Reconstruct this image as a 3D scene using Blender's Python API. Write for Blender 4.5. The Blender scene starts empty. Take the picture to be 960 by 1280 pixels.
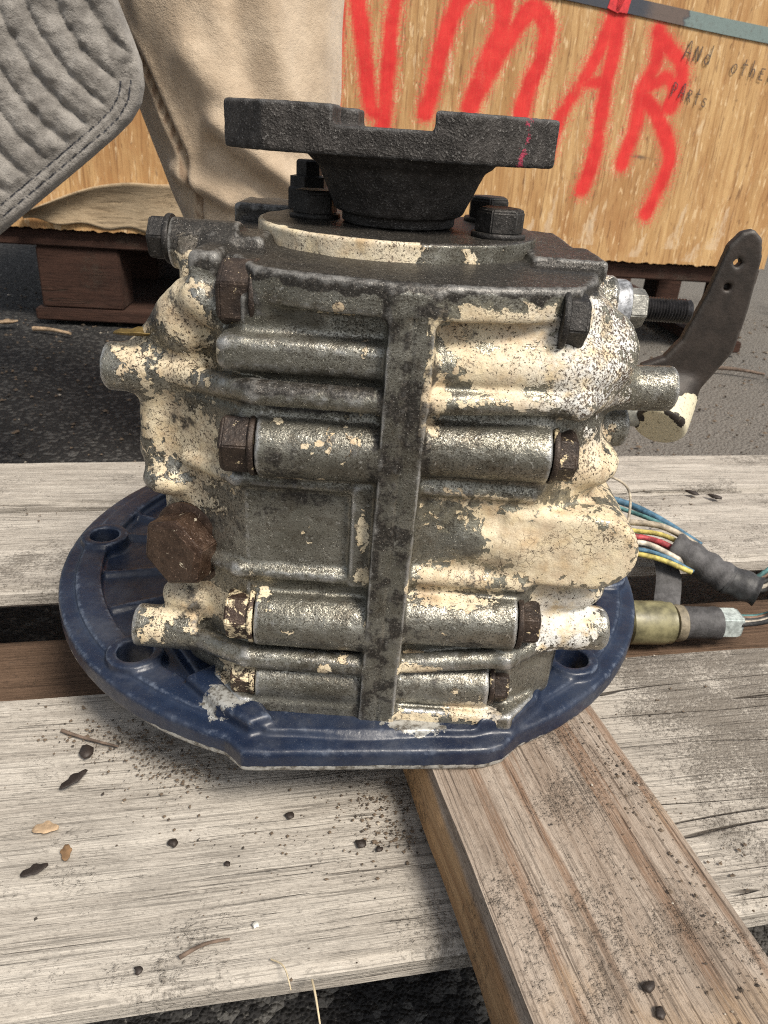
import bpy, bmesh, math, random
import numpy as np
from mathutils import Matrix, Vector

random.seed(7)
rng = np.random.default_rng(11)
scene = bpy.context.scene

# ------------------------------------------------------------------ camera
TH, RO = math.radians(27), math.radians(4)
camd = bpy.data.cameras.new("camera")
cam = bpy.data.objects.new("camera", camd)
scene.collection.objects.link(cam)
Fv = Vector((0, math.cos(TH), -math.sin(TH)))
U0 = Vector((0, math.sin(TH), math.cos(TH)))
R0 = Vector((1, 0, 0))
Rv = R0 * math.cos(RO) + U0 * math.sin(RO)
Uv = U0 * math.cos(RO) - R0 * math.sin(RO)
mw = Matrix.Identity(4)
for i in range(3):
    mw[i][0], mw[i][1], mw[i][2] = Rv[i], Uv[i], -Fv[i]
mw[0][3], mw[1][3], mw[2][3] = .022, -.43, .252
cam.matrix_world = mw
camd.sensor_fit = 'VERTICAL'
camd.sensor_height = 36
camd.lens = 36 * 940 / 1280
camd.clip_start = .01
camd.clip_end = 200
camd.dof.use_dof = True
camd.dof.focus_distance = .36
camd.dof.aperture_fstop = 30
scene.camera = cam

# ------------------------------------------------------------------ light
SUN = Vector((.40, -.46, .82)).normalized()
world = bpy.data.worlds.new("World")
scene.world = world
world.use_nodes = True
wn = world.node_tree
for n in list(wn.nodes):
    wn.nodes.remove(n)
sky = wn.nodes.new('ShaderNodeTexSky')
sky.sky_type = 'NISHITA'
sky.sun_disc = False
sky.sun_elevation = math.asin(SUN.z)
sky.sun_rotation = math.atan2(SUN.x, SUN.y)
sky.air_density = 1.3
sky.dust_density = 3.0
bg = wn.nodes.new('ShaderNodeBackground')
bg.inputs[1].default_value = .09
wo = wn.nodes.new('ShaderNodeOutputWorld')
veil = wn.nodes.new('ShaderNodeHueSaturation')   # thin cloud: the blue is washed out
veil.inputs['Saturation'].default_value = .35
wn.links.new(sky.outputs[0], veil.inputs['Color'])
wn.links.new(veil.outputs[0], bg.inputs[0])
wn.links.new(bg.outputs[0], wo.inputs[0])
sd = bpy.data.lights.new("sun", 'SUN')
sd.energy = 3.1
sd.angle = math.radians(16)
sd.color = (1, .92, .80)
so = bpy.data.objects.new("sun", sd)
so.rotation_euler = (-SUN).to_track_quat('-Z', 'Y').to_euler()
scene.collection.objects.link(so)
scene.view_settings.view_transform = 'Standard'
scene.view_settings.look = 'None'
scene.view_settings.gamma = 1
scene.view_settings.exposure = 0.5
scene.cycles.use_denoising = False
scene.cycles.filter_width = 1.1

# ------------------------------------------------------------------ noise (numpy)
_T = np.random.default_rng(3).random(4096).astype(np.float32)


def vnoise(P, seed=0):
    i = np.floor(P).astype(np.int64)
    f = (P - i).astype(np.float32)
    f = f * f * (3 - 2 * f)
    out = np.zeros(len(P), np.float32)
    for c in range(8):
        dx, dy, dz = c & 1, (c >> 1) & 1, (c >> 2) & 1
        h = (i[:, 0] + dx) * 73856093 ^ (i[:, 1] + dy) * 19349663 ^ (i[:, 2] + dz) * 83492791 ^ (seed * 2654435 + 977)
        h = (h ^ (h >> 13)) * 1274126177
        v = _T[(h ^ (h >> 16)) & 4095]
        w = (f[:, 0] if dx else 1 - f[:, 0]) * (f[:, 1] if dy else 1 - f[:, 1]) * (f[:, 2] if dz else 1 - f[:, 2])
        out += v * w
    return out


def fbm(P, scale, octv=3, seed=0, gain=.5):
    s, a, t = 0, 1, 0
    for o in range(octv):
        s = s + a * vnoise(P * (scale * 2 ** o) + o * 17.3, seed + o)
        t += a
        a *= gain
    return s / t


def sstep(a, b, x):
    t = np.clip((x - a) / (b - a), 0, 1)
    return t * t * (3 - 2 * t)


# ------------------------------------------------------------------ signed distance solids (mm)
class Solid:
    def __init__(s, lo, hi, h):
        s.lo = np.array(lo, float)
        s.h = h
        s.n = tuple(int(math.ceil((b - a) / h)) + 1 for a, b in zip(lo, hi))
        s.D = np.full(s.n, 40., np.float32)

    def block(s, lo, hi, m):
        a = [max(0, int((lo[i] - m - s.lo[i]) / s.h)) for i in range(3)]
        b = [min(s.n[i], int((hi[i] + m - s.lo[i]) / s.h) + 2) for i in range(3)]
        sl = tuple(slice(a[i], b[i]) for i in range(3))
        ax = [(s.lo[i] + s.h * np.arange(a[i], b[i])).astype(np.float32) for i in range(3)]
        return sl, ax[0][:, None, None], ax[1][None, :, None], ax[2][None, None, :]

    def apply(s, fn, lo, hi, k, cut=False):
        sl, X, Y, Z = s.block(lo, hi, k + 3 * s.h)
        d = fn(X, Y, Z)
        a = s.D[sl]
        if cut:
            d = -d
            if k > 0:
                hh = np.maximum(k - np.abs(a - d), 0) / k
                s.D[sl] = np.maximum(a, d) + hh * hh * k / 4
            else:
                s.D[sl] = np.maximum(a, d)
        else:
            if k > 0:
                hh = np.maximum(k - np.abs(a - d), 0) / k
                s.D[sl] = np.minimum(a, d) - hh * hh * k / 4
            else:
                s.D[sl] = np.minimum(a, d)

    def box(s, lo, hi, r=2, k=3, cut=False, rot=0):
        c = [(a + b) / 2 for a, b in zip(lo, hi)]
        e = [(b - a) / 2 - r for a, b in zip(lo, hi)]
        cr, sr = math.cos(rot), math.sin(rot)

        def fn(X, Y, Z):
            dx, dy = X - c[0], Y - c[1]
            qx = np.abs(dx * cr + dy * sr) - e[0]
            qy = np.abs(-dx * sr + dy * cr) - e[1]
            qz = np.abs(Z - c[2]) - e[2]
            o = np.sqrt(np.maximum(qx, 0) ** 2 + np.maximum(qy, 0) ** 2 + np.maximum(qz, 0) ** 2)
            return o + np.minimum(np.maximum(qx, np.maximum(qy, qz)), 0) - r
        m = max(e[0], e[1]) + r if rot else 0
        l2 = (c[0] - m * 1.5, c[1] - m * 1.5, lo[2]) if rot else lo
        h2 = (c[0] + m * 1.5, c[1] + m * 1.5, hi[2]) if rot else hi
        s.apply(fn, l2, h2, k, cut)

    def cap(s, p, q, r, k=3, r2=None, cut=False):
        p, q = np.array(p, float), np.array(q, float)
        r2 = r if r2 is None else r2
        ab = q - p
        L = ab @ ab

        def fn(X, Y, Z):
            t = np.clip(((X - p[0]) * ab[0] + (Y - p[1]) * ab[1] + (Z - p[2]) * ab[2]) / L, 0, 1)
            return np.sqrt((X - p[0] - t * ab[0]) ** 2 + (Y - p[1] - t * ab[1]) ** 2 + (Z - p[2] - t * ab[2]) ** 2) - (r + (r2 - r) * t)
        m = max(r, r2)
        s.apply(fn, np.minimum(p, q) - m, np.maximum(p, q) + m, k, cut)

    def cyl(s, p, q, r, rnd=1, k=3, r2=None, cut=False):
        p, q = np.array(p, float), np.array(q, float)
        ab = q - p
        L = np.linalg.norm(ab)
        u = ab / L
        r2 = r if r2 is None else r2

        def fn(X, Y, Z):
            t = (X - p[0]) * u[0] + (Y - p[1]) * u[1] + (Z - p[2]) * u[2]
            rad = np.sqrt(np.maximum((X - p[0]) ** 2 + (Y - p[1]) ** 2 + (Z - p[2]) ** 2 - t * t, 0))
            rr = r + (r2 - r) * np.clip(t / L, 0, 1)
            qx = rad - rr + rnd
            qy = np.abs(t - L / 2) - L / 2 + rnd
            return np.sqrt(np.maximum(qx, 0) ** 2 + np.maximum(qy, 0) ** 2) + np.minimum(np.maximum(qx, qy), 0) - rnd
        m = max(r, r2)
        s.apply(fn, np.minimum(p, q) - m, np.maximum(p, q) + m, k, cut)

    def ell(s, c, r, k=6, cut=False):
        def fn(X, Y, Z):
            k0 = np.sqrt(((X - c[0]) / r[0]) ** 2 + ((Y - c[1]) / r[1]) ** 2 + ((Z - c[2]) / r[2]) ** 2)
            return (k0 - 1) * min(r)
        s.apply(fn, np.array(c) - r, np.array(c) + r, k, cut)

    def prism(s, poly, a, b, rnd=2, k=3, cut=False, plane='xy'):
        V = np.array(poly, float)

        def fn(X, Y, Z):
            A, B, C = (X, Y, Z) if plane == 'xy' else (X, Z, Y)
            A, B = np.broadcast_arrays(A, B)
            d = np.full(A.shape, 1e9, np.float32)
            sg = np.ones(A.shape, np.float32)
            n = len(V)
            j = n - 1
            for i in range(n):
                ex, ey = V[j][0] - V[i][0], V[j][1] - V[i][1]
                wx, wy = A - V[i][0], B - V[i][1]
                t = np.clip((wx * ex + wy * ey) / (ex * ex + ey * ey), 0, 1)
                d = np.minimum(d, (wx - ex * t) ** 2 + (wy - ey * t) ** 2)
                c1, c2, c3 = B >= V[i][1], B < V[j][1], ex * wy > ey * wx
                fl = (c1 & c2 & c3) | (~c1 & ~c2 & ~c3)
                sg = np.where(fl, -sg, sg)
                j = i
            d = sg * np.sqrt(d) + rnd
            qz = np.abs(C - (a + b) / 2) - (b - a) / 2 + rnd
            return np.sqrt(np.maximum(d, 0) ** 2 + np.maximum(qz, 0) ** 2) + np.minimum(np.maximum(d, qz), 0) - rnd
        l2, h2 = V.min(0), V.max(0)
        if plane == 'xy':
            s.apply(fn, (l2[0], l2[1], a), (h2[0], h2[1], b), k, cut)
        else:
            s.apply(fn, (l2[0], a, l2[1]), (h2[0], b, h2[1]), k, cut)

    def mesh(s, smooth=2, rough=0., rs=.2, seed=0):
        D = s.D
        S = D < 0
        n = D.shape
        c = np.zeros(tuple(x - 1 for x in n), np.int8)
        for dx in (0, 1):
            for dy in (0, 1):
                for dz in (0, 1):
                    c += S[dx:n[0] - 1 + dx, dy:n[1] - 1 + dy, dz:n[2] - 1 + dz]
        I = np.argwhere((c > 0) & (c < 8))
        idx = np.full(c.shape, -1, np.int32)
        idx[tuple(I.T)] = np.arange(len(I), dtype=np.int32)
        acc = np.zeros((len(I), 3))
        cnt = np.zeros(len(I))
        cor = [(x, y, z) for x in (0, 1) for y in (0, 1) for z in (0, 1)]
        val = {q: D[I[:, 0] + q[0], I[:, 1] + q[1], I[:, 2] + q[2]] for q in cor}
        for a in cor:
            for ax in range(3):
                if a[ax] == 0:
                    b = list(a)
                    b[ax] = 1
                    b = tuple(b)
                    va, vb = val[a], val[b]
                    m = (va < 0) != (vb < 0)
                    t = np.where(m, va / np.where(m, va - vb, 1), 0)
                    p = np.tile(np.array(a, float), (len(I), 1))
                    p[:, ax] = t
                    acc[m] += p[m]
                    cnt[m] += 1
        V = (I + acc / cnt[:, None]) * s.h + s.lo
        Q = []
        for ax in range(3):
            o1, o2 = (ax + 1) % 3, (ax + 2) % 3
            sa = [slice(None)] * 3
            sb = [slice(None)] * 3
            sa[ax], sb[ax] = slice(0, n[ax] - 1), slice(1, n[ax])
            for o in (o1, o2):
                sa[o] = slice(1, n[o] - 1)
                sb[o] = slice(1, n[o] - 1)
            A, B = S[tuple(sa)], S[tuple(sb)]
            E = np.argwhere(A != B)
            fl = A[tuple(E.T)]
            E = E + np.array([0 if k == ax else 1 for k in range(3)])

            def at(d1, d2):
                e = E.copy()
                e[:, o1] += d1
                e[:, o2] += d2
                return idx[tuple(e.T)]
            q = np.stack([at(-1, -1), at(0, -1), at(0, 0), at(-1, 0)], 1)
            q[~fl] = q[~fl][:, ::-1]
            Q.append(q)
        Q = np.concatenate(Q)
        Q = Q[(Q >= 0).all(1)]
        ed = np.concatenate([Q[:, [0, 1]], Q[:, [1, 2]], Q[:, [2, 3]], Q[:, [3, 0]]])
        i2 = np.concatenate([ed[:, 0], ed[:, 1]])
        j2 = np.concatenate([ed[:, 1], ed[:, 0]])
        deg = np.bincount(i2, minlength=len(V)).astype(float)

        def lap(W):
            return np.stack([np.bincount(i2, W[j2, k], len(V)) for k in range(3)], 1) / deg[:, None] - W
        for _ in range(smooth):
            V = V + .5 * lap(V)
        N = normals(V, Q)
        W = V
        for _ in range(4):
            W = W + .6 * lap(W)
        edge = ((V - W) * N).sum(1) / s.h
        if rough:
            V = V + N * ((fbm(V, rs, 3, seed) - .5) * 2 * rough)[:, None]
        return V, Q, N, edge


def normals(V, Q):
    a = V[Q[:, 2]] - V[Q[:, 0]]
    b = V[Q[:, 3]] - V[Q[:, 1]]
    f = np.cross(a, b)
    N = np.zeros_like(V)
    for k in range(4):
        for c in range(3):
            N[:, c] += np.bincount(Q[:, k], f[:, c], len(V))
    return N / np.maximum(np.linalg.norm(N, axis=1), 1e-12)[:, None]


# ------------------------------------------------------------------ object helpers
def link(o):
    scene.collection.objects.link(o)
    return o


def attach(o, parent):
    if parent is not None:
        o.parent = parent
        o.matrix_parent_inverse = parent.matrix_basis.inverted()
    return o


def tag(o, label=None, cat=None, group=None, kind=None):
    if label:
        o['label'] = label
    if cat:
        o['category'] = cat
    if group:
        o['group'] = group
    if kind:
        o['kind'] = kind
    return o


def empty(name, loc, label, cat, group=None, rz=0):
    o = link(bpy.data.objects.new(name, None))
    o.location = loc
    o.rotation_euler.z = rz
    o.empty_display_size = .02
    return tag(o, label, cat, group)


def qmesh(name, V, Q, mat, parent=None, attrs=None, smooth=True):
    me = bpy.data.meshes.new(name)
    V = np.asarray(V, np.float32)
    Q = np.asarray(Q, np.int32)
    k = Q.shape[1]
    me.vertices.add(len(V))
    me.vertices.foreach_set('co', V.ravel())
    me.loops.add(Q.size)
    me.loops.foreach_set('vertex_index', Q.ravel())
    me.polygons.add(len(Q))
    me.polygons.foreach_set('loop_start', np.arange(0, Q.size, k, dtype=np.int32))
    me.polygons.foreach_set('use_smooth', np.full(len(Q), smooth))
    me.update(calc_edges=True)
    for a, v in (attrs or {}).items():
        at = me.attributes.new(a, 'FLOAT', 'POINT')
        at.data.foreach_set('value', np.asarray(v, np.float32))
    me.materials.append(mat)
    return attach(link(bpy.data.objects.new(name, me)), parent)


def bmobj(name, bm, mat, parent=None, smooth=False, angle=None):
    me = bpy.data.meshes.new(name)
    bmesh.ops.recalc_face_normals(bm, faces=bm.faces)
    bm.to_mesh(me)
    bm.free()
    me.materials.append(mat)
    if smooth:
        for p in me.polygons:
            p.use_smooth = True
        if angle:
            me.set_sharp_from_angle(angle=math.radians(angle))
    return attach(link(bpy.data.objects.new(name, me)), parent)


def frame(ax, up=(0, 0, 1)):
    z = Vector(ax).normalized()
    u = Vector(up)
    if abs(z.dot(u)) > .95:
        u = Vector((0, 1, 0))
    x = u.cross(z).normalized()
    y = z.cross(x)
    return x, y, z


def lathe(bm, base, ax, prof, n=32, spin=0, up=(0, 0, 1)):
    x, y, z = frame(ax, up)
    rings = []
    for (r, h) in prof:
        rr = []
        for i in range(n):
            a = 2 * math.pi * i / n + spin
            rr.append(bm.verts.new(Vector(base) + x * (r * math.cos(a)) + y * (r * math.sin(a)) + z * h))
        rings.append(rr)
    for a, b in zip(rings, rings[1:]):
        for i in range(n):
            bm.faces.new((a[i], a[(i + 1) % n], b[(i + 1) % n], b[i]))
    bm.faces.new(rings[0][::-1])
    bm.faces.new(rings[-1])


def hexhead(name, base, ax, af, ln, mat, parent, spin=0, washer=None):
    """bolt head: washer face, six flats, chamfered crown"""
    R = af / math.sqrt(3)
    seat = Vector(base)
    bm = bmesh.new()
    if washer:
        base = seat + Vector(ax).normalized() * .0022
    lathe(bm, base, ax, [(R, 0), (R, ln * .86), (R * .86, ln)], 6, spin)
    bmesh.ops.bevel(bm, geom=list(bm.edges), offset=.0006, segments=2, affect='EDGES', clamp_overlap=True)
    o = bmobj(name, bm, mat, parent, True, 40)
    if washer:
        bm = bmesh.new()
        lathe(bm, seat, ax, [(washer * .97, 0), (washer, .0006), (washer, .0018), (washer * .96, .0024)], 32)
        w = bmobj('washer', bm, mat, None, True, 40)
        w.parent = o
        w.matrix_parent_inverse = (parent.matrix_basis @ o.matrix_parent_inverse @ o.matrix_basis).inverted()
    return o


def tubemesh(name, pts, r, mat, parent=None, n=10, sub=8, taper=None, flat=None):
    P = [Vector(p) for p in pts]
    path = []
    for i in range(len(P) - 1):
        p0, p1, p2, p3 = P[max(i - 1, 0)], P[i], P[i + 1], P[min(i + 2, len(P) - 1)]
        for k in range(sub):
            t = k / sub
            path.append(.5 * ((2 * p1) + (p2 - p0) * t + (2 * p0 - 5 * p1 + 4 * p2 - p3) * t * t + (3 * p1 - p0 - 3 * p2 + p3) * t ** 3))
    path.append(P[-1])
    bm = bmesh.new()
    rings = []
    up = Vector((0, 0, 1))
    for i, p in enumerate(path):
        d = (path[min(i + 1, len(path) - 1)] - path[max(i - 1, 0)]).normalized()
        x = d.cross(up)
        if x.length < 1e-3:
            x = d.cross(Vector((0, 1, 0)))
        x.normalize()
        y = x.cross(d)
        t = i / (len(path) - 1)
        rr = r if taper is None else r * taper(t)
        fx, fy = flat or (1, 1)
        rings.append([bm.verts.new(p + x * (rr * fx * math.cos(2 * math.pi * j / n)) + y * (rr * fy * math.sin(2 * math.pi * j / n))) for j in range(n)])
    for a, b in zip(rings, rings[1:]):
        for i in range(n):
            bm.faces.new((a[i], a[(i + 1) % n], b[(i + 1) % n], b[i]))
    bm.faces.new(rings[0][::-1])
    bm.faces.new(rings[-1])
    return bmobj(name, bm, mat, parent, True, 60)


# ------------------------------------------------------------------ materials
class Mat:
    def __init__(s, name):
        s.m = bpy.data.materials.new(name)
        s.m.use_nodes = True
        s.nt = s.m.node_tree
        s.N = s.nt.nodes
        s.b = s.N['Principled BSDF']
        s._co = None

    def put(s, sock, v):
        if isinstance(v, bpy.types.NodeSocket):
            s.nt.links.new(v, sock)
        elif isinstance(v, (tuple, list)) and sock.type == 'RGBA' and len(v) == 3:
            sock.default_value = (*v, 1)
        else:
            sock.default_value = v

    def co(s, scale=None, rnd=False, rot=None):
        if s._co is None:
            s._co = s.N.new('ShaderNodeTexCoord').outputs['Object']
        v = s._co
        if rnd:
            oi = s.N.new('ShaderNodeObjectInfo')
            a = s.N.new('ShaderNodeVectorMath')
            a.operation = 'ADD'
            mul = s.N.new('ShaderNodeVectorMath')
            mul.operation = 'SCALE'
            mul.inputs[0].default_value = (3.1, 7.3, 5.7)
            s.nt.links.new(oi.outputs['Random'], mul.inputs['Scale'])
            s.nt.links.new(v, a.inputs[0])
            s.nt.links.new(mul.outputs[0], a.inputs[1])
            v = a.outputs[0]
        if scale:
            mp = s.N.new('ShaderNodeMapping')
            s.nt.links.new(v, mp.inputs[0])
            mp.inputs['Scale'].default_value = scale
            if rot:
                mp.inputs['Rotation'].default_value = rot
            v = mp.outputs[0]
        return v

    def noise(s, scale, detail=3, rough=.55, vec=None, dist=0):
        n = s.N.new('ShaderNodeTexNoise')
        s.nt.links.new(vec if vec is not None else s.co(), n.inputs['Vector'])
        n.inputs['Scale'].default_value = scale
        n.inputs['Detail'].default_value = detail
        n.inputs['Roughness'].default_value = rough
        n.inputs['Distortion'].default_value = dist
        return n.outputs[0]

    def voro(s, scale, vec=None, feat='F1', out='Distance', rnd=1):
        n = s.N.new('ShaderNodeTexVoronoi')
        n.feature = feat
        s.nt.links.new(vec if vec is not None else s.co(), n.inputs['Vector'])
        n.inputs['Scale'].default_value = scale
        n.inputs['Randomness'].default_value = rnd
        return n.outputs[out]

    def ss(s, x, a, b):
        n = s.N.new('ShaderNodeMapRange')
        n.interpolation_type = 'SMOOTHSTEP'
        s.put(n.inputs[0], x)
        n.inputs[1].default_value = a
        n.inputs[2].default_value = b
        return n.outputs[0]

    def math(s, op, a, b=0, c=0, clamp=False):
        n = s.N.new('ShaderNodeMath')
        n.operation = op
        n.use_clamp = clamp
        s.put(n.inputs[0], a)
        s.put(n.inputs[1], b)
        s.put(n.inputs[2], c)
        return n.outputs[0]

    def attr(s, name):
        n = s.N.new('ShaderNodeAttribute')
        n.attribute_name = name
        return n.outputs['Fac']

    def mix(s, f, a, b):
        n = s.N.new('ShaderNodeMix')
        n.data_type = 'RGBA'
        s.put(n.inputs[0], f)
        s.put(n.inputs[6], a)
        s.put(n.inputs[7], b)
        return n.outputs[2]

    def mixf(s, f, a, b):
        n = s.N.new('ShaderNodeMix')
        s.put(n.inputs[0], f)
        s.put(n.inputs[2], a)
        s.put(n.inputs[3], b)
        return n.outputs[0]

    def bump(s, h, dist=.001, strength=1, prev=None):
        n = s.N.new('ShaderNodeBump')
        n.inputs['Strength'].default_value = strength
        n.inputs['Distance'].default_value = dist
        s.put(n.inputs['Height'], h)
        if prev is not None:
            s.nt.links.new(prev, n.inputs['Normal'])
        return n.outputs[0]

    def set(s, color=None, rough=None, metal=None, normal=None, spec=None):
        if color is not None:
            s.put(s.b.inputs['Base Color'], color)
        if rough is not None:
            s.put(s.b.inputs['Roughness'], rough)
        if metal is not None:
            s.put(s.b.inputs['Metallic'], metal)
        if normal is not None:
            s.put(s.b.inputs['Normal'], normal)
        if spec is not None:
            s.put(s.b.inputs['Specular IOR Level'], spec)
        return s.m


def mat_cast():
    m = Mat('cast_grey_peeling_cream')
    mid = m.noise(260, 4, .65)
    big = m.noise(38, 4, .6)
    spk = m.noise(1150, 3, .7)
    # warped coordinates so that the chips get ragged, angular outlines
    wv = m.N.new('ShaderNodeVectorMath')
    wv.operation = 'MULTIPLY_ADD'
    nz = m.N.new('ShaderNodeTexNoise')
    m.nt.links.new(m.co(), nz.inputs['Vector'])
    nz.inputs['Scale'].default_value = 420
    nz.inputs['Detail'].default_value = 4
    m.nt.links.new(nz.outputs[1], wv.inputs[0])
    wv.inputs[1].default_value = (.0045, .0045, .0045)
    m.nt.links.new(m.co(), wv.inputs[2])
    w = wv.outputs[0]
    c1 = m.voro(150, w, out='Color')
    c2 = m.voro(420, w, out='Color')
    # silver-grey enamel, oily
    grey = m.mix(m.ss(big, .3, .7), (.195, .187, .155), (.330, .320, .278))
    grey = m.mix(m.math('MULTIPLY', m.ss(m.noise(80, 5, .72, dist=.8), .50, .70), .6), grey, (.100, .080, .056))
    grey = m.mix(m.math('MULTIPLY', m.ss(m.noise(22, 4, .65), .52, .72), .5), grey, (.060, .046, .030))
    sm_ = m.ss(m.noise(30, 3, .6), .35, .65)
    grey = m.mix(m.math('MULTIPLY', m.ss(m.math('ADD', spk, m.math('MULTIPLY', sm_, .05)), .56, .62), .72), grey, (.035, .028, .020))
    wear = m.ss(m.math('ADD', m.attr('edge'), m.math('MULTIPLY', m.math('SUBTRACT', mid, .5), .5)), .05, .26)
    grey = m.mix(m.math('MULTIPLY', wear, .85), grey, (.50, .50, .49))
    grey = m.mix(m.ss(m.noise(420, 3, .6), .64, .70), grey, (.42, .41, .37))
    # cream paint, peeling in chips
    cr = m.math('ADD', m.attr('cream'), m.math('MULTIPLY', m.math('SUBTRACT', c1, .5), .62))
    cr = m.math('ADD', cr, m.math('MULTIPLY', m.math('SUBTRACT', c2, .5), .40))
    cr = m.math('ADD', cr, m.math('MULTIPLY', m.math('SUBTRACT', m.noise(700, 3, .65), .5), .16))
    cmask = m.ss(cr, .485, .515)
    cream = m.mix(m.ss(m.noise(75, 4, .7), .38, .72), (.70, .59, .395), (.50, .37, .22))
    cream = m.mix(m.math('MULTIPLY', m.attr('white'), m.ss(m.noise(120, 3, .6), .3, .6)), cream, (.72, .72, .69))
    cream = m.mix(m.math('MULTIPLY', m.ss(m.noise(40, 5, .72), .50, .70), .6), cream, (.36, .26, .16))
    cream = m.mix(m.math('MULTIPLY', m.ss(m.noise(210, 5, .72), .56, .70), .45), cream, (.36, .29, .21))
    pit = m.math('ADD', m.noise(900, 5, .74), m.math('MULTIPLY', m.attr('pit'), .10))
    pit = m.math('ADD', pit, m.math('MULTIPLY', m.math('SUBTRACT', m.noise(60, 3, .6), .5), .22))
    pm = m.ss(pit, .625, .665)
    cream = m.mix(pm, cream, (.085, .056, .036))
    crk = m.ss(m.voro(260, w, 'DISTANCE_TO_EDGE'), .035, .01)
    cream = m.mix(m.math('MULTIPLY', crk, m.ss(m.noise(45, 3, .6), .48, .6)), cream, (.09, .06, .04))
    rim = m.math('MULTIPLY', m.ss(cr, .445, .475), m.math('SUBTRACT', 1, cmask))
    grey = m.mix(m.math('MULTIPLY', rim, .6), grey, (.035, .028, .020))
    thin = m.math('MULTIPLY', m.attr('thin'), m.ss(m.math('ADD', cr, m.math('MULTIPLY', m.math('SUBTRACT', mid, .5), .5)), .22, .42))
    grey = m.mix(m.math('MULTIPLY', thin, .6), grey, (.50, .47, .36))
    col = m.mix(cmask, grey, cream)
    # oily black film
    gr = m.math('ADD', m.attr('grime'), m.math('MULTIPLY', m.math('SUBTRACT', mid, .5), .8))
    gmask = m.ss(gr, .42, .66)
    oil = m.mix(m.ss(m.noise(800, 3, .7), .50, .66), (.014, .0115, .010), (.070, .060, .051))
    oil = m.mix(m.ss(m.noise(1500, 2, .6), .66, .72), oil, (.42, .40, .36))
    oil = m.mix(m.math('MULTIPLY', wear, .55), oil, (.34, .33, .31))
    col = m.mix(m.math('MULTIPLY', gmask, .93), col, oil)
    n1 = m.bump(m.math('SUBTRACT', cmask, m.math('MULTIPLY', pm, .5)), .0009, .9)
    bump = m.math('ADD', m.math('MULTIPLY', spk, .5), m.math('MULTIPLY', mid, .7))
    bump = m.math('ADD', bump, m.math('MULTIPLY', m.noise(95, 4, .6), .8))
    nr = m.bump(bump, .0007, .7, n1)
    nb = m.math('SUBTRACT', 1, m.math('MAXIMUM', cmask, m.math('MULTIPLY', gmask, .6)), clamp=True)
    metal = m.math('MULTIPLY', nb, .72)
    rough = m.mixf(nb, .52, m.mixf(m.ss(spk, .42, .6), .24, .42))
    return m.set(col, rough, metal, nr, .5)


def mat_blue():
    m = Mat('navy_enamel')
    mid = m.noise(200, 4, .65)
    c = m.mix(m.ss(m.noise(30, 4, .6), .35, .7), (.0065, .0125, .032), (.012, .022, .049))
    dust = m.math('MAXIMUM', m.ss(m.noise(1300, 3, .7), .60, .72), m.math('MULTIPLY', m.ss(m.noise(26, 5, .72), .45, .75), .55))
    c = m.mix(m.math('MULTIPLY', dust, .5), c, (.13, .14, .16))
    w = m.ss(m.math('ADD', m.attr('edge'), m.math('MULTIPLY', m.math('SUBTRACT', mid, .5), .65)), .10, .28)
    c = m.mix(m.math('MULTIPLY', m.math('MULTIPLY', w, m.ss(m.noise(60, 4, .7), .42, .62)), .55), c, (.15, .18, .24))
    ch = m.ss(m.math('ADD', m.attr('cream'), m.math('MULTIPLY', m.math('SUBTRACT', mid, .5), .8)), .50, .55)
    alu = m.mix(m.ss(m.noise(240, 4, .7), .4, .65), (.42, .42, .40), (.10, .09, .075))
    c = m.mix(ch, c, alu)
    g = m.ss(m.math('ADD', m.attr('grime'), m.math('MULTIPLY', m.math('SUBTRACT', mid, .5), .7)), .5, .75)
    c = m.mix(m.math('MULTIPLY', g, .8), c, (.045, .042, .038))
    nr = m.bump(m.math('ADD', m.math('MULTIPLY', m.noise(300, 3, .6), .6), m.math('MULTIPLY', ch, -.6)), .0007, .5)
    return m.set(c, m.mixf(m.ss(mid, .3, .7), .30, .48), m.math('MULTIPLY', ch, .3), nr, .5)


def mat_iron(name, c1, c2, fleck=None, rough=.6, flo=.60, pits=.5, scale=1.):
    m = Mat(name)
    n = m.noise(160 * scale, 5, .7)
    f = m.noise(950 * scale, 3, .7)
    c = m.mix(m.ss(n, .35, .68), c1, c2)
    c = m.mix(m.ss(f, .60, .72), c, tuple(min(1, v * 3.2 + .05) for v in c2))
    if fleck:
        fm = m.noise(150, 4, .65, dist=.5)
        fm = m.math('ADD', fm, m.math('MULTIPLY', m.math('SUBTRACT', f, .5), .2))
        c = m.mix(m.ss(fm, flo, flo + .03), c, m.mix(m.ss(m.noise(600, 3, .7), .5, .65), fleck, (.06, .045, .03)))
    h = m.math('ADD', m.math('MULTIPLY', f, pits), n)
    return m.set(c, rough, .25, m.bump(h, .0009, .7), .45)


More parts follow.
